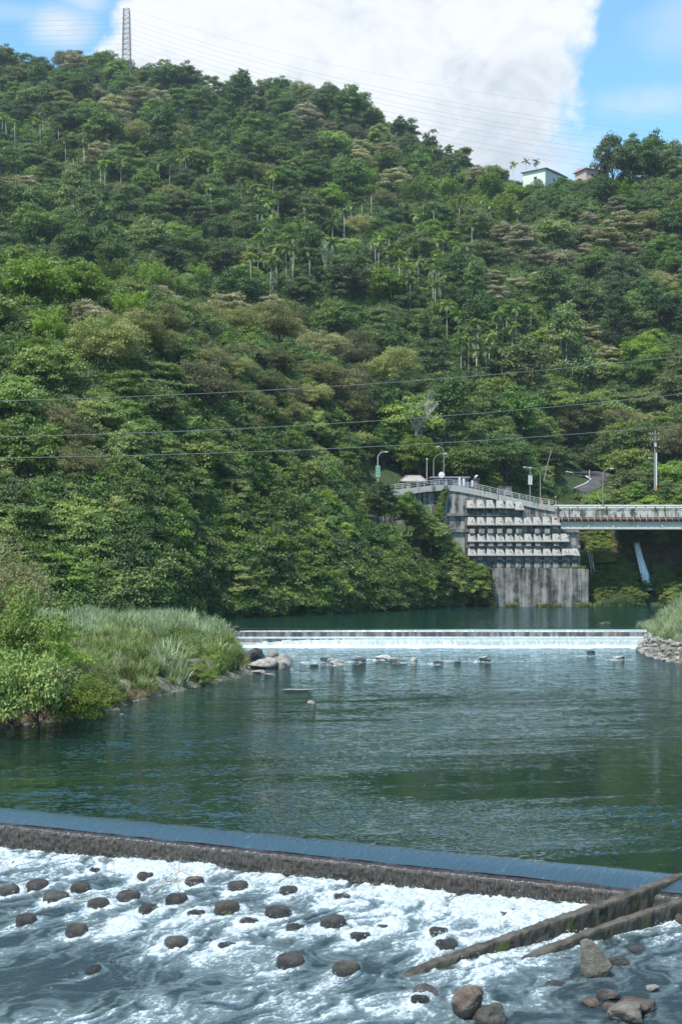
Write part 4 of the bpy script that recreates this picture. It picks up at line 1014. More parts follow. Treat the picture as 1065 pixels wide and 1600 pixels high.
# utility pole
Yp = 308; up = empty('utility_pole', P(1022, 766, Yp)); tag(up, 'tall utility pole with cross-arms and a white lower sleeve behind the bridge', 'utility pole'); Hp = 94 * Yp / F
b = MB(); b.tube([(0, 0, 0), (.1, 0, Hp)], [.22, .14], 10); b.build('shaft', M['pole_dull'], up)
b = MB(); b.tube([(.34, -.1, .9), (.34, -.1, 8.2)], .15, 8); b.build('sleeve', M['white'], up)
b = MB(); b.tube([(.34, -.1, 0), (.34, -.1, .85)], .19, 8); b.build('sleeve_base', M['brick'], up)
for z in (Hp - .9, Hp - 2.2): b = MB(); b.box((-.1, -.2, z), (2.0, .12, .12)); a_ = b.build('cross_arm', M['pole_dull'], up); b = MB(); [b.tube([(x, -.2, z + .06), (x, -.2, z + .34)], [.07, .04], 6) for x in (-1.0, -.5, .8)]; b.build('insulator', M['white'], a_)
b = MB(); b.tube([(0, -.15, 6.4), (-.5, -.2, 7.0), (-1.0, -.2, 7.05)], .05, 6); b.build('lamp_arm', M['pole'], up); b = MB(); b.box((-1.2, -.2, 7.02), (.7, .3, .14)); b.box((-1.2, -.2, 6.93), (.5, .24, .05)); b.build('lamp_head', M['white'], up)
b = MB(); b.box((.05, -.35, Hp - 3.3), (.5, .4, .7)); b.box((.05, -.35, Hp - 2.93), (.4, .3, .05)); b.build('transformer', M['pole'], up)
# second short pole with wire far right of the curved road
b = MB(); b.tube([P(920, 752, 338), P(920, 734, 338)], [.16, .13], 8); tag(b.build('short_post', M['bark_pale']), 'short pale post at the bend of the curved road', 'post')
# pavilion
pv = empty('pavilion', P(645, 764, 287.5)); tag(pv, 'small roadside pavilion with a tiled hip roof on yellowish pillars', 'pavilion')
b = MB(); b.add([(-2.75, -1.7, 1.55), (2.75, -1.7, 1.55), (2.75, 1.7, 1.55), (-2.75, 1.7, 1.55), (-1.55, -.5, 2.55), (1.55, -.5, 2.55), (1.55, .5, 2.55), (-1.55, .5, 2.55), (-2.75, -1.7, 1.40), (2.75, -1.7, 1.40), (2.75, 1.7, 1.40), (-2.75, 1.7, 1.40)],
  [(0, 1, 5, 4), (1, 2, 6, 5), (2, 3, 7, 6), (3, 0, 4, 7), (4, 5, 6, 7), (8, 11, 10, 9), (8, 9, 1, 0), (9, 10, 2, 1), (10, 11, 3, 2), (11, 8, 0, 3)])
rf = b.build('roof', M['roof_pav'], pv)
b = MB(); b.box((0, 0, 2.68), (3.2, .35, .26)); [b.tube([(sx_ * 1.55, sy_ * .5, 2.60), (sx_ * 2.2, sy_ * 1.1, 2.0), (sx_ * 2.85, sy_ * 1.8, 1.62)], .10, 6) for sx_ in (-1, 1) for sy_ in (-1, 1)]; b.build('roof_ridge', M['roof_pav'], rf)
yel = plain('yellow_pillar', (.42, .38, .24), .8)
for x in (-1.15, 1.15):
    for y in (-1.0, 1.0): b = MB(); b.box((x, y, .5), (.40, .40, 1.75)); b.box((x, y, 1.30), (.52, .52, .12)); b.build('pillar', yel, pv)
# roadside shed
sh = empty('roadside_shed', P(703, 763, 292)); tag(sh, 'low dark-roofed roadside shed behind the round mirror', 'shed')
b = MB(); b.box((0, 0, 1.0), (7.2, 3, 2.0)); b.build('wall', plain('shed_wall', (.16, .17, .22), .8), sh); b = MB(); b.box((-.2, 0, 2.12), (8.4, 3.8, .22)); b.box((-.2, 0, 2.29), (8.0, 3.2, .12)); b.build('roof', M['roof_tin'], sh)
b = MB()
for x in (-2.2, 0, 2.2): b.box((x, -1.52, 1.1), (1.2, .06, .8))
b.build('window', M['dark'], sh)
# white boards
for i, (px, w_, t_, lb) in enumerate([(717.3, 3.0, 745.5, 'narrow white notice board, left one of two on the wall road'), (723.8, 3.6, 747.5, 'white notice board, right one of two on the wall road'), (737.2, 3.0, 750.5, 'small low white board right of the two notice boards')]):
    rt = empty('notice_board', P(px, 764, 284.5)); tag(rt, lb, 'notice board', 'white boards on the wall road'); h = (764 - t_) * 284.5 / F; ww = w_ * 284.5 / F
    b = MB(); b.box((0, 0, h * .64), (ww, .06, h * .70)); b.build('board', M['white'], rt)
    for x in (-ww * .38, ww * .38): b = MB(); b.box((x, .07, h * .5), (.07, .06, h)); b.build('post', M['pole'], rt)
# gate pillar with a white figure-like finial
gp = empty('stone_pillar', P(743.3, 766, 286)); tag(gp, 'dark square stone pillar with a small white ornament on top', 'pillar')
b = MB(); b.box((0, 0, 1.1), (1.0, 1.0, 2.2)); b.box((0, 0, 2.27), (1.3, 1.3, .18)); b.box((0, 0, .14), (1.25, 1.25, .28)); b.build('shaft', M['wall_dark'], gp)
b = MB(); b.tube([(-.15, 0, 2.37), (-.12, 0, 2.7), (.15, 0, 2.95), (.42, 0, 2.92)], [.20, .24, .20, .08], 8); b.build('ornament', M['white'], gp, smooth=True)
pl = empty('brick_planter', P(788, 774, 287)); tag(pl, 'dark stone planter box beside the railing, right of the pillar', 'planter')
b = MB(); b.box((0, 0, .8), (2.6, 1.2, 1.6)); b.box((0, 0, 1.65), (2.8, 1.4, .14)); b.build('box', M['wall_dark'], pl)
# orange and white barriers at the bridge end
for px, lb in ((846.5, 'orange barrier post, left one of two at the bridge end'), (857.5, 'orange barrier post, right one of two at the bridge end')):
    b = MB(); p_ = P(px, 789, 284.3); b.tube([p_, p_ + Vector((0, 0, .9))], [.22, .12], 10); b.tube([p_ - Vector((0, 0, .02)), p_ + Vector((0, 0, .06))], [.34, .34], 10); tag(b.build('barrier_post', plain('orange_plastic', (.55, .22, .08), .6)), lb, 'post', 'orange posts at the bridge end')
# cctv-like small light on short arm near pillar is part of the pillar ornament; pale drain tubes on the slope
for i, (p0, p1) in enumerate([((917, 856), (923.5, 893)), ((920.5, 861), (926, 889)), ((924, 865), (928, 893))]):
    a0 = P(p0[0], p0[1], 292.5); a1 = P(p1[0], p1[1], 289.5); b = MB(); b.tube([a0, a0.lerp(a1, .5) + Vector((0, 0, -.1)), a1], .055, 6)
    tag(b.build('drain_pipe', M['white']), f'thin white drain pipe on the slope under the bridge, {["leftmost", "middle", "rightmost"][i]} of three', 'pipe', 'white drain pipes on the slope')
# pale roots hanging on the side wall
for i, (p0, p1, p2) in enumerate([((635, 771), (641, 782), (652, 795)), ((638, 772), (645, 788), (650, 800)), ((631, 773), (637, 783), (645, 792)), ((644, 771), (649, 781), (655, 790))]):
    b = MB(); b.tube([W(*p0, .25), W(*p1, .12), W(*p2, .3)], [.06, .14, .09], 6); tag(b.build('dry_root', M['deadwood']), f'pale dry root hanging on the wall below the pavilion, {ordn(i)} counted', 'root', 'dry roots on the side wall')

# ------------------------------------------------------------------ cliff, waterfall, curved road on the slope
def sheet(name, x0, x1, z0, z1, yf, mat, nx=60, nz=60, amp=1.2, sc=.5):
    xs = np.linspace(x0, x1, nx); zs = np.linspace(z0, z1, nz); XX, ZZ = np.meshgrid(xs, zs, indexing='ij')
    YY = yf(XX, ZZ) + (fbm(XX * sc, ZZ * sc, seed=33, oct=4) - .5) * amp
    return mobj(name, npmesh(name, np.stack([XX, YY, ZZ], -1).reshape(-1, 3), grid_faces(nx, nz), mat, {'wet': (YY * 0 + .3).ravel()}, smooth=True))
cliffm = stained('cliff_rock', (.070, .052, .036), (.018, .017, .012), streak=.6, low=.40, high=.60, zsc=.25, xsc=.6, warm=(.10, .075, .05), moss=((.05, .08, .02), .35, .54), fine=3)
tag(sheet('cliff', 57, 100, 0, 19, lambda x, z: 291.5 + z * .38, cliffm, 90, 50, 2.2, .4), kind='structure')
wf_m, t, out = newmat('waterfall_water'); p = t.pos(); n = t.noise(t.mapv(p, scale=(2.2, 1, .22)), 1.4, 5, .7)
q = pbr(t, out, t.mix(t.ramp(n, .35, .62), (.55, .60, .64), (.88, .91, .94)), .35, t.bump(n, .8, .2), spec=.5)
pts = [(999, 838, 8), (1001, 850, 8), (1004, 870, 9), (1008, 890, 11), (1012, 908, 12), (1015, 922, 13)]
V = []; m2 = 9
for (px, py, w_) in pts:
    z = HC + (HOR - py) * 291 / F; Y = 291.2 + z * .38 - 1.5
    for k in range(m2):
        f = k / (m2 - 1) - .5; V.append(((px - CX) * 291 / F + f * w_ * 1.15 * 291 / F, Y - .35 * (1 - (2 * f) ** 2) + (vn(np.array([k * 1.7]), np.array([py * .1]), seed=3)[0] - .5) * .3, z))
tag(mobj('waterfall', npmesh('waterfall', np.array(V), grid_faces(len(pts), m2), wf_m, smooth=True)), kind='structure')
def on_slope(px, py, y0=322, y1=395, lift=.25):
    a_ = np.full(900, (px - CX) / F); X, Y, Z = terrain(a_, np.linspace(3, 8, 900)); pp_ = HOR - (Z - HC) / Y * F; ok = (Y > y0) & (Y < y1)
    i = int(np.argmin(np.where(ok, np.abs(pp_ - py), 1e9))); return Vector((float(X[i]), float(Y[i]), float(Z[i]) + lift))
edge_l = [(866, 781), (884, 771), (903, 764), (916, 758), (922, 752), (914, 747), (898, 743.5), (884, 740.5)]
edge_r = [(892, 782), (915, 773), (932, 766), (947, 758), (957, 751), (958, 746), (950, 741.5), (932, 738.5)]
def dens_(e): return [(e[i][0] + (e[i + 1][0] - e[i][0]) * k / 4, e[i][1] + (e[i + 1][1] - e[i][1]) * k / 4) for i in range(len(e) - 1) for k in range(4)] + [e[-1]]
road_l = [on_slope(*q) for q in dens_(edge_l)]; road_r = [on_slope(*q) for q in dens_(edge_r)]
tag(ribbon('hill_road', road_l, road_r, M['road'], .15), kind='structure')
b = MB(); b.tube([p_ + Vector((0, 0, .30)) for p_ in road_l], .17, 6); tag(b.build('road_kerb', M['white']), 'white kerb tracing the bend of the curved hill road', 'kerb')

# ------------------------------------------------------------------ cables, pylon, houses
def cable(name, p0, p1, sag, rad, mat, n=40):
    b = MB(); p0, p1 = Vector(p0), Vector(p1); pts = []
    for i in range(n + 1):
        f = i / n; q = p0.lerp(p1, f); q.z -= sag * 4 * f * (1 - f); pts.append(q)
    b.tube(pts, rad, 5); return b.build(name, mat)
for i, (l, mdl, r_, nm) in enumerate([((0, 624), (525, 593), (1065, 545), 'highest'), ((0, 681), (525, 651.5), (1065, 606), 'middle'), ((0, 713), (525, 693), (1065, 658.5), 'lowest')]):
    Yl, Yr = 112, 132; e0, e1 = P(-430, l[1] + (8, 5, 3)[i], Yl - 8), P(1495, r_[1] - (48, 50, 42)[i], Yr + 8)
    # sag chosen so the line dips through the middle point
    f = .5; mid = e0.lerp(e1, f); ppx, ppy = proj(*mid); sagm = (mdl[1] - ppy) * mid.y / F
    tag(cable('overhead_cable', e0, e1, max(.2, sagm), .027, M['cable'], 60), f'{nm} of the three dark cables hanging across the river valley', 'cable', 'cables across the river valley')
Yt = 852; ty = empty('lattice_pylon', P(198, 112, Yt)); tag(ty, 'tall grey lattice pylon on the ridge at upper left', 'pylon')
H = (112 - 14.5) * Yt / F; wb, wt = 2.55, 1.75
def cor(z, i): w_ = wb + (wt - wb) * z / H; sx_, sy_ = ((-1, -1), (1, -1), (1, 1), (-1, 1))[i]; return Vector((sx_ * w_, sy_ * w_, z))
for i in range(4): b = MB(); b.tube([cor(0, i), cor(H, i)], .20, 5); b.build('leg', M['steel'], ty)
b = MB(); nz = 13
for k in range(nz):
    z0, z1 = H * k / nz, H * (k + 1) / nz
    for i in range(4):
        j = (i + 1) % 4; b.tube([cor(z0, i), cor(z1, j)], .09, 4); b.tube([cor(z0, j), cor(z1, i)], .09, 4); b.tube([cor(z1, i), cor(z1, j)], .10, 4)
b.build('bracing', M['steel'], ty)
ypys = [16, 31, 38.5, 46.5, 54, 62, 70, 79, 87]
for k, py in enumerate(ypys):
    z = (112 - py) * Yt / F; b = MB(); L = 2.6 if k else 2.2
    b.tube([(-L, -1.5, z), (L, -1.5, z)], .14, 5); b.tube([(-L, -1.5, z), (0, -1.5, z + .9)], .08, 4); b.tube([(L, -1.5, z), (0, -1.5, z + .9)], .08, 4); b.build('cross_arm', M['steel'], ty)
names = ['topmost', 'second highest', 'third highest', 'fourth highest', 'fifth highest', 'sixth highest', 'seventh highest', 'eighth highest', 'lowest']
for k, py in enumerate(ypys):
    z = P(198, py, Yt).z; xl, xr = P(198, py, Yt).x - 2.6, P(198, py, Yt).x + 2.6
    e1 = P(-420, [18, 28, 36, 45, 54, 64, 74, 84, 93][k], Yt + 10)
    tag(cable('power_line', (xl, Yt - 1.5, z), e1, 2.0, .06 if k else .045, M['cable_far'], 24), f'{names[k]} power line running left from the pylon', 'power line', 'power lines left of the pylon')
    e2 = P(1500, [205, 238, 244, 262, 268, 282, 290, 305, 314][k], 640)
    tag(cable('power_line', (xr, Yt - 1.5, z), e2, 17.0, .06 if k else .045, M['cable_far'], 60), f'{names[k]} power line sweeping down right from the pylon across the sky', 'power line', 'power lines right of the pylon')
def house(name, px, pyb, Y, dx, dy, h, rz, wallm, label, wins, roofm, pitch=.5):
    rt = empty(name, P(px, pyb, Y), rz); tag(rt, label, 'house')
    b = MB(); b.box((0, 0, h / 2 - 4), (dx, dy, h + 8)); b.build('wall', wallm, rt)
    b = MB(); ox, oy = dx / 2 + .8, dy / 2 + .8
    b.add([(-ox, -oy, h + .1), (ox, -oy, h + .1), (ox, oy, h + .1), (-ox, oy, h + .1), (-ox, -oy, h + .4), (ox, -oy, h + .4), (ox, oy, h + .4), (-ox, oy, h + .4), (-ox, 0, h + .4 + pitch), (ox, 0, h + .4 + pitch)],
      [(0, 3, 2, 1), (0, 1, 5, 4), (2, 3, 7, 6), (4, 5, 9, 8), (6, 7, 8, 9), (1, 2, 6, 9, 5), (3, 0, 4, 8, 7)]); b.build('roof', roofm, rt)
    for (side, u, z, ww, wh) in wins:
        c, sz, fz = ((u, -dy / 2 - .03, z), (ww, .10, wh), (ww + .3, .06, wh + .3)) if side == 's' else ((dx / 2 + .03, u, z), (.10, ww, wh), (.06, ww + .3, wh + .3))
        if side == 'w': c = (-dx / 2 - .03, u, z)
        b = MB(); b.box(c, fz); f_ = b.build('window', M['white'], rt); b = MB(); b.box(c, sz); b.build('pane', M['dark'], f_)
    return rt
house('green_house', 850, 301, 586, 10.5, 17, 7.0, R(-38), M['house_green'], 'pale green house with a flat dark roof on the ridge', [('s', 0.6, 3.9, 1.3, 1.5), ('e', -1.6, 3.9, 1.2, 1.5), ('s', -2.6, 1.0, 1.6, 1.3)], M['roof_tin'], .2)
house('pink_house', 924, 294, 575, 11, 8, 6.2, R(24), M['house_pink'], 'pink house half hidden by the big dark ridge trees', [('s', -2.5, 4, 1.3, 1.3), ('s', 1.6, 4, 1.3, 1.3)], M['house_pink'], .9)

# ------------------------------------------------------------------ vegetation prototypes
def unit(v): return v / np.maximum(np.linalg.norm(v, axis=-1, keepdims=True), 1e-9)
def leafquads(c, nrm, L, Wd, rng, tangent=None, jit=.7):
    n = len(c)
    nn = unit(nrm + rng.normal(0, jit, (n, 3)))
    t = rng.normal(0, 1, (n, 3)) if tangent is None else tangent
    t = unit(t - nn * np.sum(t * nn, 1, keepdims=True)); s = np.cross(nn, t)
    L = np.broadcast_to(L, (n,))[:, None]; Wd = np.broadcast_to(Wd, (n,))[:, None]
    V = np.stack([c - t * L * .5, c + s * Wd * .5 - nn * L * .06, c + t * L * .5, c - s * Wd * .5 - nn * L * .06], 1)
    return V.reshape(-1, 3), (np.arange(n)[:, None] * 4 + np.arange(4)[None])
def tree_parts(name, seed, h, r, crown0, nl, lr, leaves, L, flat=.62, shape='dome', mat='leaf_dark', tipfrac=0.0, barkm='bark', lean=0.0, trunk_r=.22, inner=.25, Wr=.55, nlimb=9):
    """returns (trunk mesh, crown mesh); crown = many leafy clumps over limbs, origin at the foot of the trunk"""
    rng = np.random.default_rng(seed); cz = (crown0 + h) / 2; rz = (h - crown0) / 2
    C = []; tries = 0
    while len(C) < nl and tries < 4000:
        tries += 1; d = unit(rng.normal(0, 1, 3)[None])[0]
        k = rng.uniform(.62, 1.0) if rng.random() > inner else rng.uniform(.2, .6)
        if shape == 'dome':
            if d[2] < -.55: continue
            p = np.array([d[0] * r * k, d[1] * r * k, cz + d[2] * rz * k])
        elif shape == 'umbrella':
            tier = rng.integers(0, 3); rr = r * [1.0, .8, .5][tier] * math.sqrt(rng.random()); a = rng.uniform(0, 6.283)
            p = np.array([rr * math.cos(a), rr * math.sin(a), crown0 + (h - crown0) * [.25, .6, .92][tier] - (rr / r) ** 2 * (h - crown0) * .22 + rng.normal(0, .25)])
        elif shape == 'cone':
            f = rng.random(); rr = r * (1 - f) ** .7 * (.45 + .55 * rng.random()) + .3; a = rng.uniform(0, 6.283)
            p = np.array([rr * math.cos(a), rr * math.sin(a), crown0 + (h - crown0) * f])
        else:   # billow: lopsided heap of big clumps
            if d[2] < -.7: continue
            a = math.atan2(d[1], d[0]); rb = r * (.75 + .35 * math.sin(a * 2 + seed) * math.sin(a * 3 + 2 * seed) + .12 * math.sin(5 * a))
            p = np.array([d[0] * rb * k, d[1] * rb * k, cz + d[2] * rz * k * (.85 + .25 * math.sin(a * 2 + seed * 2))])
        if all(np.linalg.norm((p - q[:3]) / [1, 1, flat]) > lr * .75 for q in C): C.append(np.array([*p, lr * rng.uniform(.65, 1.25)]))
    C = np.array(C); V_, F_, T_, TP = [], [], [], []; n0 = 0
    for q in C:
        n = int(leaves * (q[3] / lr) ** 2 * rng.uniform(.8, 1.2)); d = unit(rng.normal(0, 1, (n, 3))); d[:, 2] = np.where(d[:, 2] < -.25, -d[:, 2] * .6, d[:, 2]); d = unit(d)
        wob = 1 + .35 * (fbm(d[:, 0] * 2.2 + q[0], d[:, 1] * 2.2 + q[1], d[:, 2] * 2.2 + q[2], seed=seed, oct=2) - .5) * 2
        c = q[:3] + d * (q[3] * wob * (rng.random(n) ** .30))[:, None] * [1, 1, flat]
        ls = L * rng.uniform(.65, 1.35, n)
        v, f = leafquads(c, d * .9 + [0, 0, .55], ls, ls * Wr, rng)
        V_.append(v); F_.append(f + n0); n0 += len(v); T_.append(np.clip(rng.uniform(0, 1, n) * .7 + .3 * rng.random(), 0, 1)); TP.append((d[:, 2] > .15) * (rng.random() < tipfrac) * 1.0)
    # loose sprigs that break the outline
    n = int(len(C) * leaves * .08); q = C[rng.integers(0, len(C), n)]; d = unit(rng.normal(0, 1, (n, 3)) + [0, 0, .3])
    c = q[:, :3] + d * (q[:, 3:4] * rng.uniform(1.0, 1.4, (n, 1))) * [1, 1, flat + .1]
    v, f = leafquads(c, d, L, L * Wr * .8, rng); V_.append(v); F_.append(f + n0); T_.append(rng.random(n)); TP.append(np.zeros(n))
    cm = npmesh(name + '_crown', np.concatenate(V_), np.concatenate(F_), M[mat], fattrs={'tint': np.concatenate(T_), 'tip': np.concatenate(TP)})
    b = MB(); top = Vector((lean, 0, crown0 + (h - crown0) * .55)); mid = Vector((lean * .4 + rng.normal(0, .15), rng.normal(0, .15), crown0 * .6))
    b.tube([(0, 0, -2.0), (0, 0, 0), mid, (lean * .8, 0, crown0 + .3), top], [trunk_r * 1.5, trunk_r * 1.25, trunk_r, trunk_r * .75, trunk_r * .3], 7)
    for k in rng.permutation(len(C))[:nlimb]:
        q = C[k]; s = Vector((lean * .7, 0, crown0 * rng.uniform(.7, 1.15) + (q[2] - crown0) * .25)); e = Vector(q[:3]); m1 = s.lerp(e, .5) + Vector((rng.normal(0, .2), rng.normal(0, .2), -.25))
        b.tube([s, m1, e], [trunk_r * .45, trunk_r * .30, trunk_r * .10], 5)
    tm = b.build(name + '_trunk', M[barkm], link=False, smooth=True).data
    return tm, cm
PROTO = {}
def pr(key, r, *a, **k): PROTO[key] = (*tree_parts(key, *a, **k), r)
#        key          radius   seed h   r    cr0 nl  lr  leaves L
pr('round1', 5.2, 11, 11.5, 5.2, 3.0, 58, 1.45, 150, .46, mat='leaf_dark')
pr('round2', 5.4, 12, 10.5, 5.4, 2.6, 55, 1.55, 150, .50, shape='billow', mat='leaf_mid')
pr('round3', 5.0, 13, 12.5, 5.0, 3.2, 64, 1.35, 145, .46, shape='billow', mat='leaf_dark')
pr('round4', 4.6, 14, 11.0, 4.6, 2.6, 48, 1.45, 150, .48, mat='leaf_mid')
pr('umb1', 5.8, 15, 10.5, 5.8, 5.2, 44, 1.5, 140, .46, shape='umbrella', flat=.42, mat='leaf_mid', trunk_r=.26)
pr('umb2', 5.6, 16, 11.5, 5.6, 5.6, 40, 1.45, 140, .44, shape='umbrella', flat=.40, mat='leaf_dark', trunk_r=.24)
pr('olive1', 5.6, 17, 11.0, 5.6, 2.6, 66, 1.5, 190, .38, flat=.72, mat='leaf_olive', Wr=.42)
pr('olive2', 5.4, 18, 12.0, 5.4, 3.2, 66, 1.4, 190, .36, flat=.7, shape='billow', mat='leaf_olive', Wr=.42)
pr('yel1', 4.6, 19, 9.5, 4.6, 2.4, 50, 1.35, 140, .44, shape='billow', mat='leaf_yellow')
pr('brown1', 5.4, 20, 9.5, 5.4, 4.6, 44, 1.45, 160, .40, shape='umbrella', flat=.42, mat='leaf_brown', tipfrac=.95)
pr('brown2', 5.0, 21, 9.5, 5.0, 3.2, 50, 1.35, 160, .40, shape='billow', flat=.5, mat='leaf_brown', tipfrac=.8)
pr('tall1', 3.6, 22, 12.5, 3.6, 2.8, 44, 1.25, 140, .44, shape='cone', flat=.75, mat='leaf_dark')
pr('sparse', 3.4, 23, 13.0, 3.4, 5.0, 17, 1.1, 95, .44, shape='billow', flat=.55, mat='leaf_dark', nlimb=17, inner=.5)
# leafy trees and bushes of the river bank: smaller leaves, crown down to the ground
pr('bank1', 3.6, 31, 7.2, 3.6, .8, 64, 1.0, 120, .36, flat=.60, shape='billow', mat='leaf_mid', trunk_r=.16)
pr('bank2', 3.8, 32, 6.6, 3.8, .6, 60, 1.08, 120, .36, flat=.55, mat='leaf_bush', trunk_r=.15)
pr('bank3', 3.4, 33, 7.8, 3.4, 1.0, 58, 1.02, 120, .36, flat=.62, shape='billow', mat='leaf_dark', trunk_r=.16)
pr('shrub1', 2.0, 34, 2.8, 2.0, -.1, 60, .48, 125, .13, flat=.75, shape='billow', mat='leaf_bush', trunk_r=.05, Wr=.5)
pr('shrub2', 2.0, 35, 2.5, 2.0, -.1, 55, .50, 125, .15, flat=.7, mat='leaf_mid', trunk_r=.05, Wr=.5)
pr('thicket1', 3.0, 36, 4.2, 3.0, -.6, 46, .95, 95, .36, flat=.7, shape='billow', mat='leaf_dark', trunk_r=.07)
pr('thicket2', 3.0, 37, 3.8, 3.0, -.6, 46, .95, 95, .36, flat=.7, mat='leaf_mid', trunk_r=.07)
pr('willow', 2.6, 38, 6.0, 2.6, 1.5, 50, .75, 170, .20, flat=.9, shape='billow', mat='leaf_olive', trunk_r=.10, Wr=.28)

def frond(rng, base, az, L, el0, droop, nleaf, lw, ll, wide=1.0, hang_=.35):
    """pinnate palm leaf: leaflets along an arching midrib"""
    n = nleaf; f = np.linspace(.08, 1, n); a = el0 - droop * f
    dx = np.cumsum(np.cos(a)) / n * L; dz = np.cumsum(np.sin(a)) / n * L
    d = np.array([math.cos(az), math.sin(az), 0]); side = np.array([-math.sin(az), math.cos(az), 0])
    P_ = base + dx[:, None] * d + dz[:, None] * [0, 0, 1]; V = []
    tdir = np.stack([np.cos(a)[:, None] * d + np.sin(a)[:, None] * [0, 0, 1]], 0)[0]
    ll_ = ll * np.sin(np.pi * np.clip(f * .9 + .08, 0, 1)) ** .6
    for s_ in (-1, 1):
        dirv = unit(side * s_ * wide + tdir * .55 + np.array([0, 0, -hang_]) + rng.normal(0, .12, (n, 3)))
        c = P_ + dirv * ll_[:, None] * .5; nn = unit(np.cross(dirv, tdir) * s_)
        v, _ = leafquads(c, nn, ll_, lw, rng, tangent=dirv, jit=.05); V.append(v.reshape(-1, 4, 3))
    q = P_ + side * .03; V.append(np.stack([P_[:-1] - side * .035, P_[:-1] + side * .035, P_[1:] + side * .03, P_[1:] - side * .03], 1))
    return np.concatenate(V)
def palm_parts(name, seed, h, nf, L, barkm='bark_pale', tr=.07, mat='leaf_palm', fluff=True):
    rng = np.random.default_rng(seed); Q = []; T_ = []; lean = rng.normal(0, .25, 2)
    top = np.array([lean[0], lean[1], h])
    for k in range(nf):
        el = rng.uniform(-.35, 1.25); q = frond(rng, top + [0, 0, rng.uniform(-.35, .25)], k * 2.4 + rng.uniform(-.3, .3), L * rng.uniform(.8, 1.15), el, rng.uniform(1.0, 1.7), 15, .23, .62)
        Q.append(q); T_.append(np.full(len(q), rng.uniform(0, 1)))
    Q = np.concatenate(Q); cm = npmesh(name + '_crown', Q.reshape(-1, 3), np.arange(len(Q) * 4).reshape(-1, 4), M[mat], fattrs={'tint': np.concatenate(T_), 'tip': np.zeros(len(Q))})
    b = MB(); b.tube([(0, 0, -2), (0, 0, 0), (lean[0] * .3, lean[1] * .3, h * .5), (lean[0] * .9, lean[1] * .9, h * .93)], [tr * 1.5, tr * 1.25, tr, tr * .8], 7)
    tm = b.build(name + '_trunk', M[barkm], link=False, smooth=True).data
    b = MB(); b.tube([(lean[0] * .88, lean[1] * .88, h * .92), tuple(top)], [tr * 1.2, tr * .9], 7); b.mi = 0
    return tm, cm
PALM = {'palm1': palm_parts('palm1', 51, 11.5, 12, 2.5), 'palm2': palm_parts('palm2', 52, 13.5, 11, 2.4), 'palm3': palm_parts('palm3', 53, 9.0, 11, 2.5), 'palm4': palm_parts('palm4', 54, 6.0, 11, 2.7)}
def bamboo_parts(name, seed, n, h, spread, mat='leaf_yellow'):
    rng = np.random.default_rng(seed); Q = []; T_ = []; b = MB()
    for k in range(n):
        az = rng.uniform(0, 6.283); hh = h * rng.uniform(.65, 1.08); sp_ = spread * rng.uniform(.25, 1.0); bx, by = rng.normal(0, .7, 2)
        f = np.linspace(0, 1, 14); x = bx + np.cos(az) * sp_ * f ** 2.4; y = by + np.sin(az) * sp_ * f ** 2.4; z = hh * (f - .16 * f ** 4)
        b.tube(list(zip(x[::2], y[::2], z[::2] - .5)), [.05 * (1 - .8 * q) for q in f[::2]], 4)
        m = 230; u = rng.uniform(.28, 1.02, m); cx = np.interp(u, f, x); cy = np.interp(u, f, y); cz = np.interp(u, f, z); w_ = (.25 + .80 * np.sin(np.pi * np.clip((u - .2) / .85, 0, 1)))
        c = np.stack([cx, cy, cz], 1) + rng.normal(0, .45, (m, 3)) * w_[:, None]; ls = rng.uniform(.35, .7, m)
        tg = rng.normal(0, .6, (m, 3)) + [0, 0, -.9]
        v, _ = leafquads(c, rng.normal(0, 1, (m, 3)) + [0, 0, .8], ls, ls * .30, rng, tangent=tg, jit=.2); Q.append(v.reshape(-1, 4, 3)); T_.append(np.clip(rng.uniform(0, .7, m) + .3 * (u - .3), 0, 1))
    Q = np.concatenate(Q); cm = npmesh(name + '_leaves', Q.reshape(-1, 3), np.arange(len(Q) * 4).reshape(-1, 4), M[mat], fattrs={'tint': np.concatenate(T_), 'tip': np.zeros(len(Q))})
    return b.build(name + '_stems', M['leaf_yellow'], link=False).data, cm
BAM = {'bam1': bamboo_parts('bam1', 61, 22, 9.5, 4.2), 'bam2': bamboo_parts('bam2', 62, 20, 8.5, 3.8)}
def tuft(name, seed, n, h, spread, wd, mat, straw=.0, curl=1.0):
    rng = np.random.default_rng(seed); az = rng.uniform(0, 6.283, n); hh = h * rng.uniform(.45, 1.1, n); sp_ = spread * rng.uniform(.15, 1.0, n); bx = rng.normal(0, .16, (n, 2)) * spread
    seg = 5; f = np.linspace(0, 1, seg + 1)[None]; V = []
    rad = sp_[:, None] * f ** 1.9; z = hh[:, None] * (f - .30 * curl * f ** 3.2 * (sp_ / spread)[:, None] * 1.6)
    x = bx[:, :1] + np.cos(az)[:, None] * rad; y = bx[:, 1:] + np.sin(az)[:, None] * rad
    w_ = wd * (1 - f ** 2 * .9) * rng.uniform(.7, 1.3, (n, 1)); ta = az + rng.normal(0, .9, n); sx_ = -np.sin(ta)[:, None] * w_ / 2; sy_ = np.cos(ta)[:, None] * w_ / 2
    A = np.stack([x - sx_, y - sy_, z], -1); B_ = np.stack([x + sx_, y + sy_, z], -1)
    Q = np.stack([A[:, :-1], B_[:, :-1], B_[:, 1:], A[:, 1:]], 2).reshape(-1, 4, 3); T_ = np.repeat(rng.random(n), seg)
    return npmesh(name, Q.reshape(-1, 3), np.arange(len(Q) * 4).reshape(-1, 4), M[mat], fattrs={'tint': T_, 'tip': np.zeros(len(Q))})

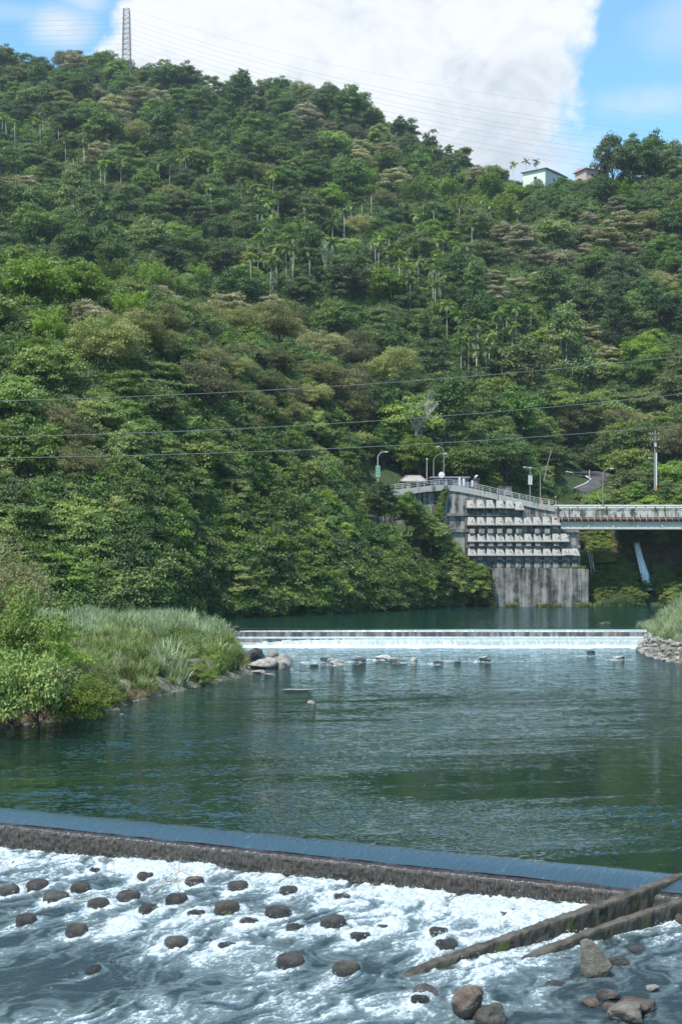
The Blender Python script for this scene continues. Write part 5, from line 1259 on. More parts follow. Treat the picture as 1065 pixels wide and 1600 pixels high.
# instancer: one object that spreads copies of a few meshes over given points
def scatter(name, protos, pts, rotz, scl, idx, label, tilt=None):
    n = len(pts); me = bpy.data.meshes.new(name); me.vertices.add(n); me.vertices.foreach_set('co', np.asarray(pts, np.float32).ravel())
    rot = np.zeros((n, 3), np.float32); rot[:, 2] = rotz
    if tilt is not None: rot[:, :2] = tilt
    a = me.attributes.new('rot', 'FLOAT_VECTOR', 'POINT'); a.data.foreach_set('vector', rot.ravel())
    s = np.asarray(scl, np.float32); s = np.repeat(s[:, None], 3, 1) if s.ndim == 1 else s
    a = me.attributes.new('scl', 'FLOAT_VECTOR', 'POINT'); a.data.foreach_set('vector', np.ascontiguousarray(s).ravel())
    a = me.attributes.new('idx', 'INT', 'POINT'); a.data.foreach_set('value', np.asarray(idx, np.int32))
    o = bpy.data.objects.new(name, me); COL.objects.link(o)
    g = bpy.data.node_groups.new(name, 'GeometryNodeTree'); g.interface.new_socket('Geometry', in_out='INPUT', socket_type='NodeSocketGeometry'); g.interface.new_socket('Geometry', in_out='OUTPUT', socket_type='NodeSocketGeometry')
    gi = g.nodes.new('NodeGroupInput'); go = g.nodes.new('NodeGroupOutput'); j = g.nodes.new('GeometryNodeGeometryToInstance')
    for q in reversed(protos):
        ob = bpy.data.objects.new(name + '_source', q); oi = g.nodes.new('GeometryNodeObjectInfo'); oi.inputs['Object'].default_value = ob; oi.inputs['As Instance'].default_value = False; g.links.new(oi.outputs['Geometry'], j.inputs[0])
    ip = g.nodes.new('GeometryNodeInstanceOnPoints'); ip.inputs['Pick Instance'].default_value = True
    def na(nm, ty):
        q = g.nodes.new('GeometryNodeInputNamedAttribute'); q.data_type = ty; q.inputs['Name'].default_value = nm; return q.outputs['Attribute']
    m2p = g.nodes.new('GeometryNodeMeshToPoints')
    g.links.new(gi.outputs[0], m2p.inputs[0]); g.links.new(m2p.outputs[0], ip.inputs['Points']); g.links.new(j.outputs[0], ip.inputs['Instance'])
    g.links.new(na('rot', 'FLOAT_VECTOR'), ip.inputs['Rotation']); g.links.new(na('scl', 'FLOAT_VECTOR'), ip.inputs['Scale']); g.links.new(na('idx', 'INT'), ip.inputs['Instance Index'])
    g.links.new(ip.outputs[0], go.inputs[0])
    md = o.modifiers.new('scatter', 'NODES'); md.node_group = g
    return tag(o, label, kind='stuff')

# ------------------------------------------------------------------ where the trees stand
rng = np.random.default_rng(2024)
def inpoly(px, py, poly):
    return poly_sd(np.array([px], float), np.array([py], float), poly)[0] > 0
OLIVE = [(120, 480), (230, 440), (330, 470), (470, 500), (600, 540), (640, 600), (600, 640), (520, 650), (420, 690), (330, 640), (300, 600), (180, 560)]
YELZ = [(-80, 395), (60, 400), (240, 405), (360, 435), (330, 470), (200, 500), (110, 560), (-80, 560)]
BAM2 = [(560, 270), (700, 285), (900, 280), (990, 300), (960, 340), (860, 345), (700, 330), (560, 310)]
PALMZ = [((290, 270), 22, 22, 8), ((335, 285), 14, 16, 5), ((415, 350), 26, 36, 16), ((455, 400), 34, 40, 22), ((425, 430), 24, 22, 10), ((610, 430), 16, 34, 10), ((635, 455), 22, 30, 14), ((680, 455), 26, 34, 16), ((700, 400), 40, 26, 10), ((560, 330), 50, 30, 8),
         ((745, 575), 22, 32, 14), ((775, 560), 26, 34, 14), ((720, 530), 24, 26, 8), ((30, 200), 40, 24, 9), ((110, 235), 40, 24, 8), ((160, 285), 40, 20, 6), ((760, 340), 50, 20, 10), ((660, 350), 50, 26, 10), ((700, 250), 30, 14, 5), ((510, 395), 30, 30, 8), ((590, 395), 25, 22, 8), ((800, 510), 30, 26, 6), ((390, 300), 30, 20, 7)]
BROWNZ = [(487, 190, 26), (513, 212, 26), (572, 238, 36), (228, 158, 22), (200, 178, 26), (205, 290, 20), (78, 412, 28), (112, 485, 38), (232, 478, 24), (820, 385, 44), (785, 438, 44), (965, 348, 36), (915, 362, 26), (890, 410, 34), (905, 540, 36), (978, 408, 24), (745, 275, 26),
          (225, 885, 22), (840, 600, 20), (150, 150, 20), (985, 365, 30), (866, 425, 30), (365, 478, 22), (420, 262, 16), (35, 300, 24), (440, 345, 16), (950, 180, 1)]
ROADGAP = [(850, 765), (870, 735), (965, 735), (965, 765), (930, 800), (850, 800)]

def ground_scan(a, n=420):
    t = np.linspace(.15, 10.0, n); X, Y, Z = terrain(np.full(n, a), t)
    return t, X, Y, Z
def dart(n_try, sx_f, sy_f, amin=-.30, amax=.30, seedv=1, existing=None):
    """throws trees at the slopes: rows overlap as the hill rises, spacing follows crown size"""
    r = np.random.default_rng(seedv); out = [] if existing is None else list(existing)
    cell = {}
    for _ in range(n_try):
        a = r.uniform(amin, amax); t = r.uniform(.3, 10.3)
        X, Y, Z = [float(q[0]) for q in terrain(np.array([a]), np.array([t]))]
        if t > 10.0: pass
        px, py = proj(X, Y, Z); ppm = F / Y
        cw = (6.6 if Y < 292 else 10.5) if Y < 330 else 11.0 + 5.0 * min(1, (Y - 330) / 450)
        if Y < 262 and px < 330: cw = 9.5
        if Y < 240: cw = min(cw, 7.5 if Y < 215 or px > 330 else 9.5)
        cw *= r.uniform(.75, 1.3)
        # keep clear of wall, road and bridge
        if 540 < px < 1400 and 270 < Y < 300.5 and px > 560: continue
        if px > 850 and 275 < Y < 302: continue
        if 862 < px < 972 and 305 < Y < 368: continue
        if 800 < px < 1120 and 300 < Y < 322: continue
        sx_, sy_ = sx_f * cw * ppm, sy_f * cw * ppm; key = (int(px // 40), int(py // 40)); ok = True
        for i in (-2, -1, 0, 1, 2):
            for j in (-2, -1, 0, 1, 2):
                for (qx, qy, qs, qt, qY) in cell.get((key[0] + i, key[1] + j), ()):
                    if abs(qY - Y) < 60 and ((px - qx) / (sx_ + qs)) ** 2 + ((py - qy) / (sy_ + qt)) ** 2 < .25: ok = False; break
                if not ok: break
            if not ok: break
        if not ok: continue
        cell.setdefault(key, []).append((px, py, sx_, sy_, Y)); out.append((X, Y, Z, cw / 2, px, py, t))
    return out
TREES = dart(26000, .60, .40, seedv=7)
placed = []      # (proto key, X, Y, Z, scale, kindname)
def choose(px, pyc, Y, r, pyg):
    for (bx, by, br_) in BROWNZ:
        if math.hypot(px - bx, (pyc - by) * 1.3) < br_: return random.Random(int(px * 7)).choice(['brown1', 'brown2', 'brown1'])
    u = rng.random()
    if inpoly(px, pyc, YELZ): return 'yel1' if u < .35 else ('bamboo' if u < .85 else 'round2')
    if inpoly(px, pyc, BAM2) and u < .75: return 'bamboo'
    if inpoly(px, pyc, OLIVE): return 'olive1' if u < .5 else ('olive2' if u < .9 else 'round3')
    if px < 330 and 520 < pyc < 760: return ['olive2', 'round2', 'umb1', 'round4', 'bank1'][int(u * 5)]
    if Y < 285 and pyc > 640: return ['bank1', 'bank2', 'bank3', 'umb1', 'bank2', 'bank1'][int(u * 6)]
    if px > 820 and 600 < pyc < 760: return ['round2', 'round4', 'umb1', 'round2', 'olive1'][int(u * 5)]
    if pyc < 140 and px < 460 and u < .30: return 'umb2'
    if u < .20: return 'round1'
    if u < .38: return 'round3'
    if u < .50: return 'umb2'
    if u < .60: return 'umb1'
    if u < .70: return 'round2'
    if u < .80: return 'round4'
    if u < .86: return 'olive1'
    if u < .90: return 'yel1'
    if u < .925: return 'brown1'
    return 'tall1'
def palm_density(px, py):
    return max(math.exp(-(((px - c[0]) / rx) ** 2 + ((py - c[1]) / ry) ** 2)) for (c, rx, ry, n) in PALMZ)
for (X, Y, Z, rad, px, py, t) in TREES:
    hh = rad * 2.0; pyc = py - hh * .6 * F / Y
    if palm_density(px, pyc) > .62 and rng.random() < .75: continue
    if math.hypot((px - 850) / 62, (pyc - 278) / 22) < 1: continue
    if math.hypot((px - 925) / 34, (pyc - 285) / 16) < 1: continue
    if abs(px - 852) < 44 and py - 2.3 * rad * F / Y < 301 and py < 420 and Y > 450: continue
    k = choose(px, pyc, Y, rad, py)
    placed.append([k, X, Y, Z - .3, rad, px, pyc, t])
def seat(px, Y):
    a = (px - CX) / F; t, X, YY, ZZ = ground_scan(a, 900); i = int(np.argmin(np.abs(YY - Y))); return float(X[i]), float(YY[i]), float(ZZ[i])
def special(key, px, Y, rad, vs=1.0, z=None):
    X, Yg, Z = seat(px, Y); Z = Z if z is None else z
    placed.append([key, X, Yg, Z - .3, rad, px, proj(X, Yg, Z + rad)[1], 99, vs])
# big dark trees on the ridge at right, sparse ones on the skyline, trees by the curved road
for q in [('round1', 956, 548, 7.8, 1.45), ('round3', 944, 542, 5.6, 1.15), ('round3', 992, 552, 6.0, 1.15), ('round1', 1014, 556, 7.2, 1.2), ('round4', 1042, 560, 7.0, 1.1), ('round3', 1068, 566, 6.8, 1.05), ('tall1', 975, 546, 4.2, .85), ('round1', 1092, 570, 6.5, .85),
          ('sparse', 672, 700, 6.2, 1.0), ('sparse', 690, 700, 5.0, .85), ('sparse', 640, 715, 6, .85), ('sparse', 282, 810, 6.6, .95), ('sparse', 312, 805, 6.6, .85), ('round1', 62, 850, 7.5, .9), ('round3', 118, 850, 9, .8), ('round1', 165, 846, 10, .85), ('round3', 30, 852, 8, .8), ('round1', 230, 838, 9.5, .85), ('round3', 245, 835, 8.5, .66), ('umb2', 10, 850, 9, .8),
          ('round3', 437, 800, 9, .85), ('round1', 462, 790, 8, .75), ('round3', 515, 782, 8, .85), ('round1', 545, 775, 8, .70), ('round1', 578, 765, 8, .75), ('round3', 596, 755, 6.5, .65), ('round1', 370, 796, 8, .8), ('round4', 345, 800, 7, .6), ('round3', 400, 800, 6, .6), ('round3', 720, 660, 6, .7), ('round1', 750, 640, 4, .7),
          ('umb1', 908, 375, 8.0, 1.0), ('round2', 990, 352, 7.0, 1.1), ('olive1', 1040, 350, 7, 1.1), ('round4', 868, 372, 6.5, .9), ('round2', 955, 378, 7, 1.05), ('round2', 820, 345, 5.5, .95), ('round4', 770, 330, 5.0, .95)]:
    special(q[0], q[1], q[2], q[3], q[4])
# bushes behind the bridge and along the wall road
for q in [('bank2', 960, 318, 4.2, .75), ('bank1', 990, 316, 4.6, .8), ('bank2', 1020, 313, 4.0, .8), ('bank1', 1048, 315, 4.8, .85), ('bank2', 1075, 312, 4.4, .9), ('bank3', 1005, 330, 4.5, 1.0), ('bank1', 820, 322, 3.8, 1.0), ('bank1', 800, 318, 3.4, 1.0), ('bank3', 740, 306, 3.6, 1.1), ('bank3', 700, 306, 3.6, 1.1), ('bank1', 630, 304, 4.0, 1.1), ('bank3', 600, 303, 3.8, 1.1), ('bank3', 662, 308, 4.2, 1.2), ('bank1', 770, 306, 3.3, 1.0), ('bank3', 1095, 318, 5, 1),
          ('shrub1', 742, 299, 1.4, 1.0), ('shrub1', 730, 300, 1.8, 1.2), ('bank2', 848, 309, 1.6, 1.3)]:
    special(*q)
# lean-out bushes over the water along the left cliff
for px, Y, rad in [(360, 212, 3.2), (395, 218, 3.4), (430, 224, 3.2), (465, 230, 3.4), (500, 236, 3.4), (535, 242, 3.6), (570, 248, 3.4), (600, 254, 3.6), (630, 262, 3.6), (655, 268, 3.8), (680, 275, 3.8), (700, 277, 3.6), (722, 278.5, 3.4), (742, 279.5, 3.0), (338, 208, 3.2), (412, 226, 3.6), (480, 240, 3.8), (550, 253, 3.8), (612, 264, 3.8), (640, 270, 3.8), (663, 274, 3.6), (690, 279, 4.0)]:
    X, Yg, Z = seat(px, Y)
    placed.append([['bank1', 'bank2', 'bank3'][int(px) % 3], (px - CX) * Y / F, Y, max(2.4, min(Z, 12) * .6), rad, px, 900, 99, 1.0])
for px, Y, z, rad in [(738, 281, 6.5, 3.0), (748, 280.6, 4.5, 2.8), (760, 280.0, 2.6, 2.2), (755, 280.8, 6, 2.2), (700, 280.2, 9.0, 3.4), (712, 280.4, 5.5, 3.6), (728, 280.6, 2.4, 3.2), (688, 279.5, 12.5, 3.2), (672, 278.5, 14.5, 3.2), (655, 277, 16.5, 3.2), (745, 280.2, 2.0, 2.6), (758, 279.8, 1.8, 2.0), (635, 275, 17.5, 3.4), (615, 272, 18.5, 3.4), (596, 270, 19, 3.5)]:
    placed.append([['bank2', 'bank1', 'bank3'][int(px) % 3], (px - CX) * Y / F, Y, z - 1, rad, px, 900, 99, 1.0])

DESC = {'round1': 'dark green rounded', 'round2': 'mid green billowing', 'round3': 'dark green lopsided', 'round4': 'mid green rounded', 'umb1': 'mid green layered', 'umb2': 'dark green layered', 'olive1': 'olive grey rounded', 'olive2': 'olive grey billowing', 'yel1': 'yellow-green leafy',
        'brown1': 'brown-topped flat-crowned', 'brown2': 'brown-tinged billowing', 'tall1': 'narrow upright dark', 'sparse': 'thin open-crowned', 'bank1': 'bushy mid green', 'bank2': 'bushy bright green', 'bank3': 'bushy dark green', 'shrub1': 'bright leafy', 'shrub2': 'mid green leafy', 'willow': 'pale grey-green'}
def vband(py):
    for y, s in ((150, 'on the skyline ridge'), (230, 'below the high ridge'), (300, 'high on the hillside'), (370, 'below ridge house level'), (440, 'on the upper slope'), (520, 'on the middle slope'), (600, 'above the highest cable'), (650, 'between upper cables'), (705, 'at the lowest cable'), (770, 'level with wall road'), (850, 'level with anchor blocks'), (2000, 'low by the water')):
        if py < y: return s
def hband(px):
    for x, s in ((110, 'far left'), (220, 'under the pylon'), (330, 'right of pylon'), (440, 'left of centre'), (540, 'at centre'), (650, 'right of centre'), (760, 'above the mirror lamp'), (870, 'below the green house'), (970, 'below the pink house'), (2000, 'far right')):
        if px < x: return s
vis = []; stuff = []
for q in placed:
    if q[0] == 'bamboo': continue
    key, X, Y, Z, rad = q[:5]
    vsz = rad * F / Y
    px, py = proj(X, Y, Z + rad); inside = -vsz * .6 < px < 1065 + vsz * .6
    (vis if inside and not (q[7] == 99 and False) else stuff).append((vsz + (60 if q[7] == 99 else 0), q, px, py))
vis.sort(key=lambda e: -e[0]); stuff += vis[288:]; vis = vis[:288]
def put_tree(name, key, X, Y, Z, rad, vs, rz, label, cat, group, dct=PROTO, partn=('trunk', 'crown')):
    tm, cm = dct[key][0], dct[key][1]; s = rad / PROTO[key][2] if dct is PROTO else rad
    root = empty(name, (X, Y, Z), rz); root.scale = (s, s, s * vs); tag(root, label, cat, group)
    for nm, me in zip(partn, (tm, cm)):
        o = bpy.data.objects.new(nm, me); COL.objects.link(o); o.parent = root
    return root
cells = {}
for e in vis:
    cells.setdefault((DESC[e[1][0]], vband(e[3]), hband(e[2])), []).append(e)
for (d, vb, hb), es in cells.items():
    es.sort(key=lambda e: e[2])
    for i, e in enumerate(es):
        q = e[1]; vs = q[8] if len(q) > 8 else rng.uniform(.85, 1.12)
        pre = '' if len(es) == 1 else ordn(i) + ' from left '
        noun = 'tree' if not q[0].startswith('shrub') else 'shrub'
        lab = f'{d} {noun} {vb}, {hb}' if len(es) == 1 else f'{d} {noun} {vb}, {hb}, {ordn(i)} from left'
        put_tree('broadleaf_tree' if noun == 'tree' else 'shrub', q[0], q[1], q[2], q[3], q[4], vs, rng.uniform(0, 6.28), lab, noun, 'trees of the wooded hillside')
keys = sorted({e[1][0] for e in stuff}); 
pts = np.array([e[1][1:4] for e in stuff]); sc_ = np.array([e[1][4] / PROTO[e[1][0]][2] for e in stuff]); idx = np.array([keys.index(e[1][0]) for e in stuff])
vsx = np.array([(e[1][8] if len(e[1]) > 8 else 1.0) for e in stuff]); s3 = np.stack([sc_, sc_, sc_ * vsx * rng.uniform(.85, 1.15, len(sc_))], 1)
rzv = rng.uniform(0, 6.28, len(pts))
scatter('distant_forest', [PROTO[k][1] for k in keys], pts, rzv, s3, idx, 'distant mixed green forest covering the upper hillside')
scatter('distant_forest_trunks', [PROTO[k][0] for k in keys], pts, rzv, s3, idx, 'shaded trunks and limbs inside the distant forest')
# bamboo
bl = [q for q in placed if q[0] == 'bamboo']
bl = sorted(bl, key=lambda q: q[1] / q[2])
cells = {}
for q in bl: cells.setdefault((vband(q[6]), hband(q[5])), []).append(q)
for (vb, hb), qs in cells.items():
    for i, q in enumerate(qs):
        lab = f'yellow-green feathery bamboo clump {vb}, {hb}' + ('' if len(qs) == 1 else f', {ordn(i)} from left')
        put_tree('bamboo_clump', 'bam1' if i % 2 else 'bam2', q[1], q[2], q[3], q[4] / 4.4 * 1.05, 1.0, rng.uniform(0, 6.28), lab, 'bamboo', 'bamboo clumps on the slope', BAM, ('stems', 'leaves'))
# palms
pl_ = []
def nearest_ground(px, pyfoot):
    a = (px - CX) / F; t, X, Y, Z = ground_scan(a, 500); py = HOR - (Z - HC) / Y * F; ok = Y > 262; ok &= (py <= np.minimum.accumulate(np.where(Y > 262, py, 9999)) + 2)
    e_ = np.where(ok, np.abs(py - pyfoot), 1e9); i = int(np.argmin(e_)); return (float(X[i]), float(Y[i]), float(Z[i])) if e_[i] < 12 else None
for ((cx_, cy_), rx, ry, n) in PALMZ:
    for k in range(n):
        px = cx_ + rng.normal(0, rx * .6); pc = cy_ - 18 + rng.normal(0, ry * .55); key = ['palm1', 'palm2', 'palm1', 'palm3', 'palm4'][rng.integers(0, 5)]
        hh = {'palm1': 11.5, 'palm2': 13.5, 'palm3': 9.0, 'palm4': 6.0}[key]
        g = nearest_ground(px, pc + hh * F / 430)
        if g: pl_.append((key, *g, 1.25 * rng.uniform(.9, 1.15), px, pc))
for (px, Y, s_) in [(822, 606, 1.0), (837, 608, .95), (801, 590, 1.05)]:
    q_ = P(px, 252 if px > 810 else 256, Y); pl_.append(('palm1', q_.x, Y, q_.z - 11.3 * s_, s_, px, 262))
pl_ = pl_[-3:] + pl_[:-3][:255]; cells = {}
for q in pl_: cells.setdefault((vband(q[6]), hband(q[5])), []).append(q)
for (vb, hb), qs in cells.items():
    qs.sort(key=lambda q: q[5])
    for i, q in enumerate(qs):
        lab = f'slender pale-trunked palm {vb}, {hb}' + ('' if len(qs) == 1 else f', {ordn(i)} from left')
        put_tree('palm_tree', q[0], q[1], q[2], q[3] - .2, q[4], 1.0, rng.uniform(0, 6.28), lab, 'palm', 'palms on the far slope', PALM)
# bare dead trees
def dead_tree(px, Y, h, seed, label, spread=.5, z_up=0):
    X, Yg, Z = seat(px, Y); r_ = random.Random(seed); rt = empty('bare_tree', (X, Yg, Z + z_up)); tag(rt, label, 'tree', 'bare dead trees'); bt = MB(); bb_ = MB()
    def grow(b, p, d, L, rad, n):
        pts = [p]; q = p.copy(); dd = d.normalized()
        for i in range(5):
            dd = (dd + Vector((r_.uniform(-.2, .2), r_.uniform(-.2, .2), r_.uniform(-.08, .14)))).normalized(); q = q + dd * L / 5; pts.append(q.copy())
            if n > 0 and i >= 1: 
                for _ in range(1 + (r_.random() < .4)): grow(bb_, q.copy(), dd + Vector((r_.uniform(-1, 1), r_.uniform(-.5, .5), r_.uniform(-.1, .8))) * spread * 1.6, L * r_.uniform(.42, .62), rad * .5, n - 1)
        b.tube(pts, [rad * (1 - .15 * i) for i in range(6)], 5)
    grow(bt, Vector((0, 0, -1)), Vector((r_.uniform(-.2, .3), 0, 1)), h, h * .022, 3); bt.build('trunk', M['deadwood'], rt); bb_.build('branches', M['deadwood'], rt)
dead_tree(640, 303, 8, 5, 'pale bare dead tree leaning right behind the pavilion', z_up=6); dead_tree(654, 303, 7.5, 9, 'pale forked dead tree between the pavilion and the lowest cable', .7, z_up=8)
dead_tree(507, 430, 7, 12, 'white bare branches spreading out among the palms at centre', .9, z_up=8); dead_tree(552, 315, 5, 15, 'greyish bare tree above the highest cable at centre', z_up=4)

# understorey of the slopes
pts = []; r = np.random.default_rng(99)
for _ in range(5200):
    a = r.uniform(-.33, .33); t = r.uniform(.1, 10.3) if r.random() < .8 else r.uniform(.1, 3.5)
    X, Y, Z = [float(q[0]) for q in terrain(np.array([a]), np.array([t]))]; px, py = proj(X, Y, Z)
    if px > 560 and 268 < Y < 300: continue
    if px > 850 and 275 < Y < 285: continue
    if inpoly(px, py, [(846, 790), (866, 733), (968, 733), (968, 775), (930, 800)]) and 305 < Y < 358: continue
    if px > 600 and 299 < Y < 316: continue
    if math.hypot((px - 847) / 34, (py - 300) / 12) < 1 and Y < 562: continue
    pts.append((X, Y, Z - .2, r.uniform(.7, 1.35) * (1 + .5 * min(1, max(0, (Y - 300) / 400)))))
for _ in range(9000):
    a = r.uniform(-.33, .33); t = r.uniform(6.6, 10.25); X, Y, Z = [float(q[0]) for q in terrain(np.array([a]), np.array([t]))]; px, py = proj(X, Y, Z)
    if math.hypot((px - 847) / 40, (py - 300) / 14) < 1: continue
    pts.append((X, Y, Z - .2, r.uniform(1.0, 1.6)))
pts = np.array(pts)
scatter('undergrowth', [PROTO['thicket1'][1], PROTO['thicket2'][1]], pts[:, :3], r.uniform(0, 6.28, len(pts)), pts[:, 3], (r.random(len(pts)) < .2).astype(int), 'tangled green undergrowth between the hillside trees')
# steep vegetation: under the bridge, on the left water-side cliff
pts = []
for _ in range(130):
    px = r.uniform(975, 1110); pts.append(((px - CX) * 291 / F, r.uniform(289.5, 296), r.uniform(14.5, 17.0) if not 992 < px < 1006 else 16.8, r.uniform(.5, .9)))
for _ in range(900):
    px = r.uniform(895, 1100); a = (px - CX) / F; t = r.uniform(.0, 3.2)
    X, Y, Z = [float(q[0]) for q in terrain(np.array([a]), np.array([t]))]
    if Z > 15.5 and Y < 303: continue
    if px > 985 and px < 1030 and Z < 16 and r.random() < .95: continue
    if px > 1020 and r.random() < .5: continue
    pts.append((X, Y - 1.0, Z, r.uniform(.4, .9)))
for _ in range(700):
    px = r.uniform(300, 775); a = (px - CX) / F; t = r.uniform(.0, 1.8)
    X, Y, Z = [float(q[0]) for q in terrain(np.array([a]), np.array([t]))]
    pts.append((X, Y - .5, max(Z, 1.6), r.uniform(.4, .9)))
pts = np.array(pts)
scatter('hanging_vegetation', [PROTO['thicket1'][1], PROTO['thicket2'][1], PROTO['bank2'][1]], pts[:, :3], r.uniform(0, 6.28, len(pts)), pts[:, 3] * .8, r.integers(0, 3, len(pts)), 'dense creepers and shrubs hanging over the steep river banks')
# climbing vine on the wall
b = None; rr_ = np.random.default_rng(8); path = [(694, 766, 3.4), (692, 775, 3.6), (689, 785, 4.0), (686, 795, 5), (683, 806, 6), (680, 816, 7)]; c = []
for _ in range(2300):
    u = rr_.uniform(0, len(path) - 1.001); i = int(u); f = u - i; px = path[i][0] * (1 - f) + path[i + 1][0] * f; py = path[i][1] * (1 - f) + path[i + 1][1] * f; w_ = path[i][2]
    q = W(px + rr_.normal(0, w_ * .6), py + rr_.normal(0, 2), -.6 - abs(rr_.normal(0, .35))); c.append(q[:])
v, f = leafquads(np.array(c), np.tile([0, -.8, .5], (len(c), 1)).astype(float), .42, .3, rr_)
tag(mobj('climbing_vine', npmesh('climbing_vine', v, f, M['leaf_bush'], fattrs={'tint': rr_.random(len(c)), 'tip': np.zeros(len(c))})), 'bright green vine climbing the wall below the tall mirror lamp', 'vine')

# ------------------------------------------------------------------ reeds and grass
T_blue = [tuft('reed_tuft', 201 + k, 75, 2.3, 1.25, .075, 'reed_blue') for k in range(3)]
T_green = [tuft('reed_tuft', 211 + k, 80, 1.7, 1.1, .06, 'reed_green') for k in range(3)]
T_dark = [tuft('reed_tuft', 221 + k, 60, 2.6, 1.3, .08, 'reed_dark') for k in range(2)]
T_straw = [tuft('straw_tuft', 231, 50, 1.0, .8, .03, 'straw')]
def bank_pts(n, fn, poly, xr, yr, dmin, seedv, dens=None):
    r = np.random.default_rng(seedv); x = r.uniform(*xr, n); y = r.uniform(*yr, n); d = poly_sd(x, y, poly); ok = (d > dmin) & (np.abs(x / y) < .34)
    if dens is not None: ok &= r.random(n) < dens(x, y)
    x, y = x[ok], y[ok]; z = fn(x, y); return np.stack([x, y, z], 1), r
patch = lambda x, y: fbm(x / 7, y / 12, seed=91, oct=3)
pb, r = bank_pts(30000, left_h, LB, (-62, -6), (66, 176), .25, 301)
pn = patch(pb[:, 0], pb[:, 1]); PXb, PYb = proj(pb[:, 0], pb[:, 1], pb[:, 2] + 1)
blue_zone = sstep(pb[:, 1], 118, 132) + sstep(88 - pb[:, 1], -2, 8) * .8
isblue = (pn + blue_zone * .5 - .25) > .50
clump = fbm(pb[:, 0] / 1.6, pb[:, 1] / 2.2, seed=95, oct=2); keep = r.random(len(pb)) < np.where(pb[:, 1] < 110, .62, .50) * sstep(clump, .36, .58)
edge = poly_sd(pb[:, 0], pb[:, 1], LB)
scl = ((.66 + .10 * sstep(pb[:, 1], 118, 135)) + .16 * sstep(edge, 0, 3)) * r.uniform(.65, 1.15, len(pb)) * (.62 + .85 * sstep(clump, .38, .72))
for nm, mk, pro, lab, ks in (('silver_reeds', keep & isblue, T_blue, 'silvery blue-green reeds covering the left river bank', .85), ('yellow_green_reeds', keep & ~isblue, T_green, 'yellow-green tall grass on the left river bank', 1.05)):
    q = pb[mk]; scatter(nm, pro, q, r.uniform(0, 6.28, len(q)), scl[mk] * ks, r.integers(0, len(pro), len(q)), lab, tilt=r.normal(0, .14, (len(q), 2)))
pb, r = bank_pts(16000, right_h, RB, (30, 75), (100, 190), 1.2, 302)
keep = r.random(len(pb)) < .6; q = pb[keep]; ed = poly_sd(q[:, 0], q[:, 1], RB)
scatter('right_bank_reeds', T_blue + T_green[:1], q, r.uniform(0, 6.28, len(q)), (.5 + .45 * sstep(ed, 1, 5)) * r.uniform(.8, 1.2, len(q)), np.where(r.random(len(q)) < .78, r.integers(0, 3, len(q)), 3), 'silvery reeds on the stone-faced right bank', tilt=r.normal(0, .14, (len(q), 2)))
pts = []; r = np.random.default_rng(303)
def add_t(n, p0, p1, y0, y1, zf, s0, s1, spread=1.0):
    for _ in range(n):
        px = r.uniform(p0, p1); Y = r.uniform(y0, y1); X = (px - CX) * Y / F; pts.append((X, Y, zf(px, Y), r.uniform(s0, s1)))
def tz(px, Y):
    a = np.array([(px - CX) / F]); t = np.linspace(0, 12, 400); X, YY, ZZ = terrain(np.full(400, a[0]), t); return float(np.interp(Y, YY, ZZ))
add_t(260, 862, 975, 322, 335, tz, .8, 1.3); add_t(700, 795, 955, 303, 316, tz, 1.0, 1.6); add_t(150, 955, 1110, 301, 308, tz, 1.0, 1.6)      # reeds behind the bridge
add_t(260, -30, 330, 176, 192, tz, 1.0, 1.6); add_t(120, 30, 130, 186, 200, tz, 1.2, 1.8)         # tall dark grass above the left bank
add_t(160, 905, 1000, 287, 294, lambda p, y: max(1.8, tz(p, y)), .7, 1.2); add_t(60, 925, 990, 283, 287, lambda p, y: 1.85, .6, 1.0)
pts = np.array(pts); scatter('slope_grass', T_dark + T_green[:2], pts[:, :3], r.uniform(0, 6.28, len(pts)), pts[:, 3], r.integers(0, 4, len(pts)), 'tall green grass on the slopes behind the bridge and above the left bank', tilt=r.normal(0, .1, (len(pts), 2)))
pts = []
for (p0, p1, n) in [(788, 808, 26), (838, 876, 40), (898, 930, 34), (765, 780, 12)]:
    for _ in range(n): px = r.uniform(p0, p1); Y = r.uniform(279.2, 281); pts.append(((px - CX) * Y / F, Y, 1.8, r.uniform(.5, .8)))
for _ in range(40): px = r.uniform(872, 914); pts.append((W(px, 887.5).x, 281.6 + r.random(), W(px, 888).z, r.uniform(.25, .5)))
pts = np.array(pts); scatter('wall_foot_grass', T_green + T_straw, pts[:, :3], r.uniform(0, 6.28, len(pts)), pts[:, 3], r.integers(0, 4, len(pts)), 'pale tufts of grass along the foot and ledge of the concrete wall', tilt=r.normal(0, .1, (len(pts), 2)))
# straw-coloured dead reed at the near water edge
pts = []
for _ in range(150):
    k = r.integers(0, 4); f = r.random(); (x0, y0), (x1, y1) = LB[k], LB[k + 1]; pts.append((x0 + (x1 - x0) * f - r.uniform(0, 1.0), y0 + (y1 - y0) * f + .2, .15, r.uniform(.5, .9)))
pts = np.array(pts); scatter('dead_reeds', T_straw, pts[:, :3], r.uniform(0, 6.28, len(pts)), pts[:, 3], np.zeros(len(pts), int), 'brown dead reed leaves at the edge of the left bank', tilt=r.normal(0, .3, (len(pts), 2)))
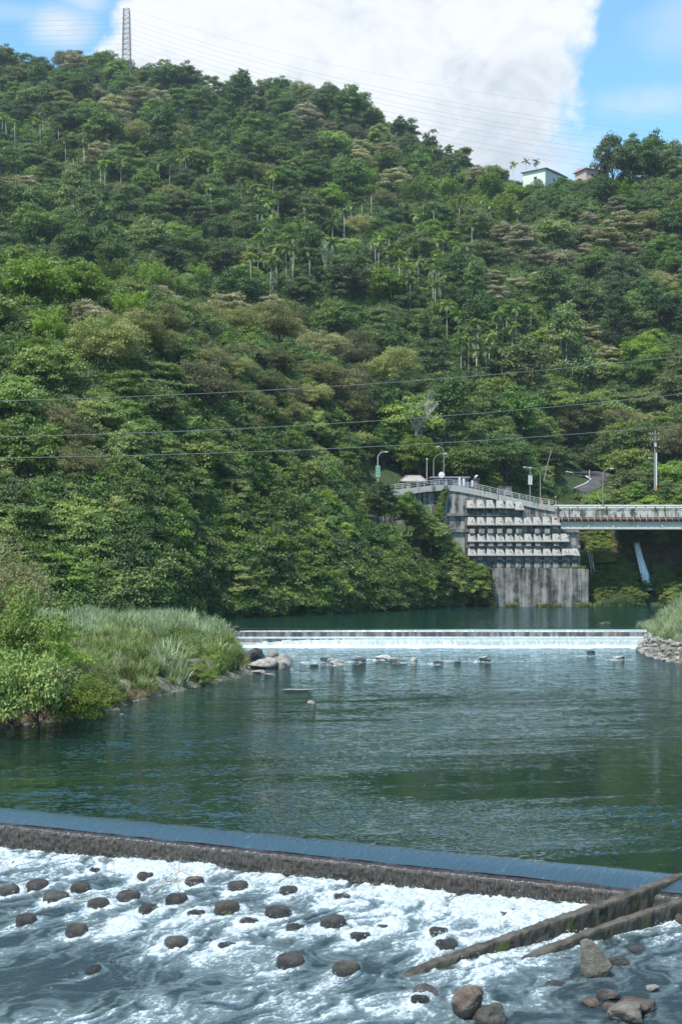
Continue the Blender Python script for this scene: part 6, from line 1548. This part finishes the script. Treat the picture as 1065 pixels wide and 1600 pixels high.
# leafy shrubs standing in the reeds of the left bank
def bank_shrub(key, px, pyb, z, rad, vs, label):
    Y = Yat(pyb, z); X = (px - CX) * Y / F; zb = float(left_h(np.array([X]), np.array([Y]))[0]); put_tree('bank_shrub', key, X, Y, max(zb - .2, 0), rad, vs, rng.uniform(0, 6.28), label, 'shrub', 'leafy shrubs on the left bank')
for q in [('shrub1', 118, 1108, .6, 2.0, 1.15, 'big bright leafy shrub at the water edge of the left bank'), ('shrub2', 60, 1095, 1.5, 2.4, 1.35, 'leafy shrub left of the big bright shrub at the water edge'), ('shrub1', 88, 1062, 2.0, 2.3, 1.15, 'bright shrub behind the two front shrubs on the left bank'),
          ('shrub2', 20, 1075, 2.4, 2.8, 1.4, 'mid green shrub at the left photo edge among the reeds'), ('shrub1', 30, 1040, 3.0, 3.0, 1.5, 'tall bright shrub at the left photo edge below the pale willow'), ('shrub1', 135, 1080, 2.0, 1.7, 1.2, 'small bright shrub right of the front shrubs'), ('willow', 2, 1030, 3.0, 3.4, 1.05, 'pale grey-green willow-like tree at the left photo edge'),
          ('shrub1', 328, 1046, 1.2, 1.0, .9, 'bright leafy shrub near the boulders of the left bank'), ('shrub2', 300, 1028, 2.0, 1.2, 1.0, 'darker round shrub amid silver reeds, left of the boulders'), ('shrub2', 288, 1002, 2.3, 2.0, .9, 'dark bush at the back edge of the reeds'), ('shrub1', 342, 1030, 1.4, 1.0, .8, 'small bright bush at the tip of the left bank'), ('shrub1', 160, 1095, .8, 1.3, 1.0, 'little bright bush overhanging the water beside the big bright shrub')]:
    bank_shrub(*q)
print('TREES', len(TREES), 'vis', len(vis), 'stuff', len(stuff), 'bamboo', len(bl), 'palms', len(pl_))
# ------------------------------------------------------------------ the air of the valley
hz = bpy.data.materials.new('haze'); hz.use_nodes = True; t = NT(hz.node_tree); t.n.clear()
pv_ = t.node('ShaderNodeVolumePrincipled'); pv_.inputs['Color'].default_value = (.80, .90, 1.0, 1); pv_.inputs['Density'].default_value = .00008; pv_.inputs['Anisotropy'].default_value = .2
t.l.new(pv_.outputs[0], t.node('ShaderNodeOutputMaterial').inputs['Volume'])
b = MB(); b.box((0, 1900, 218), (6100, 4400, 448)); tag(b.build('haze', hz), 'thin bluish summer haze filling the valley', kind='stuff')
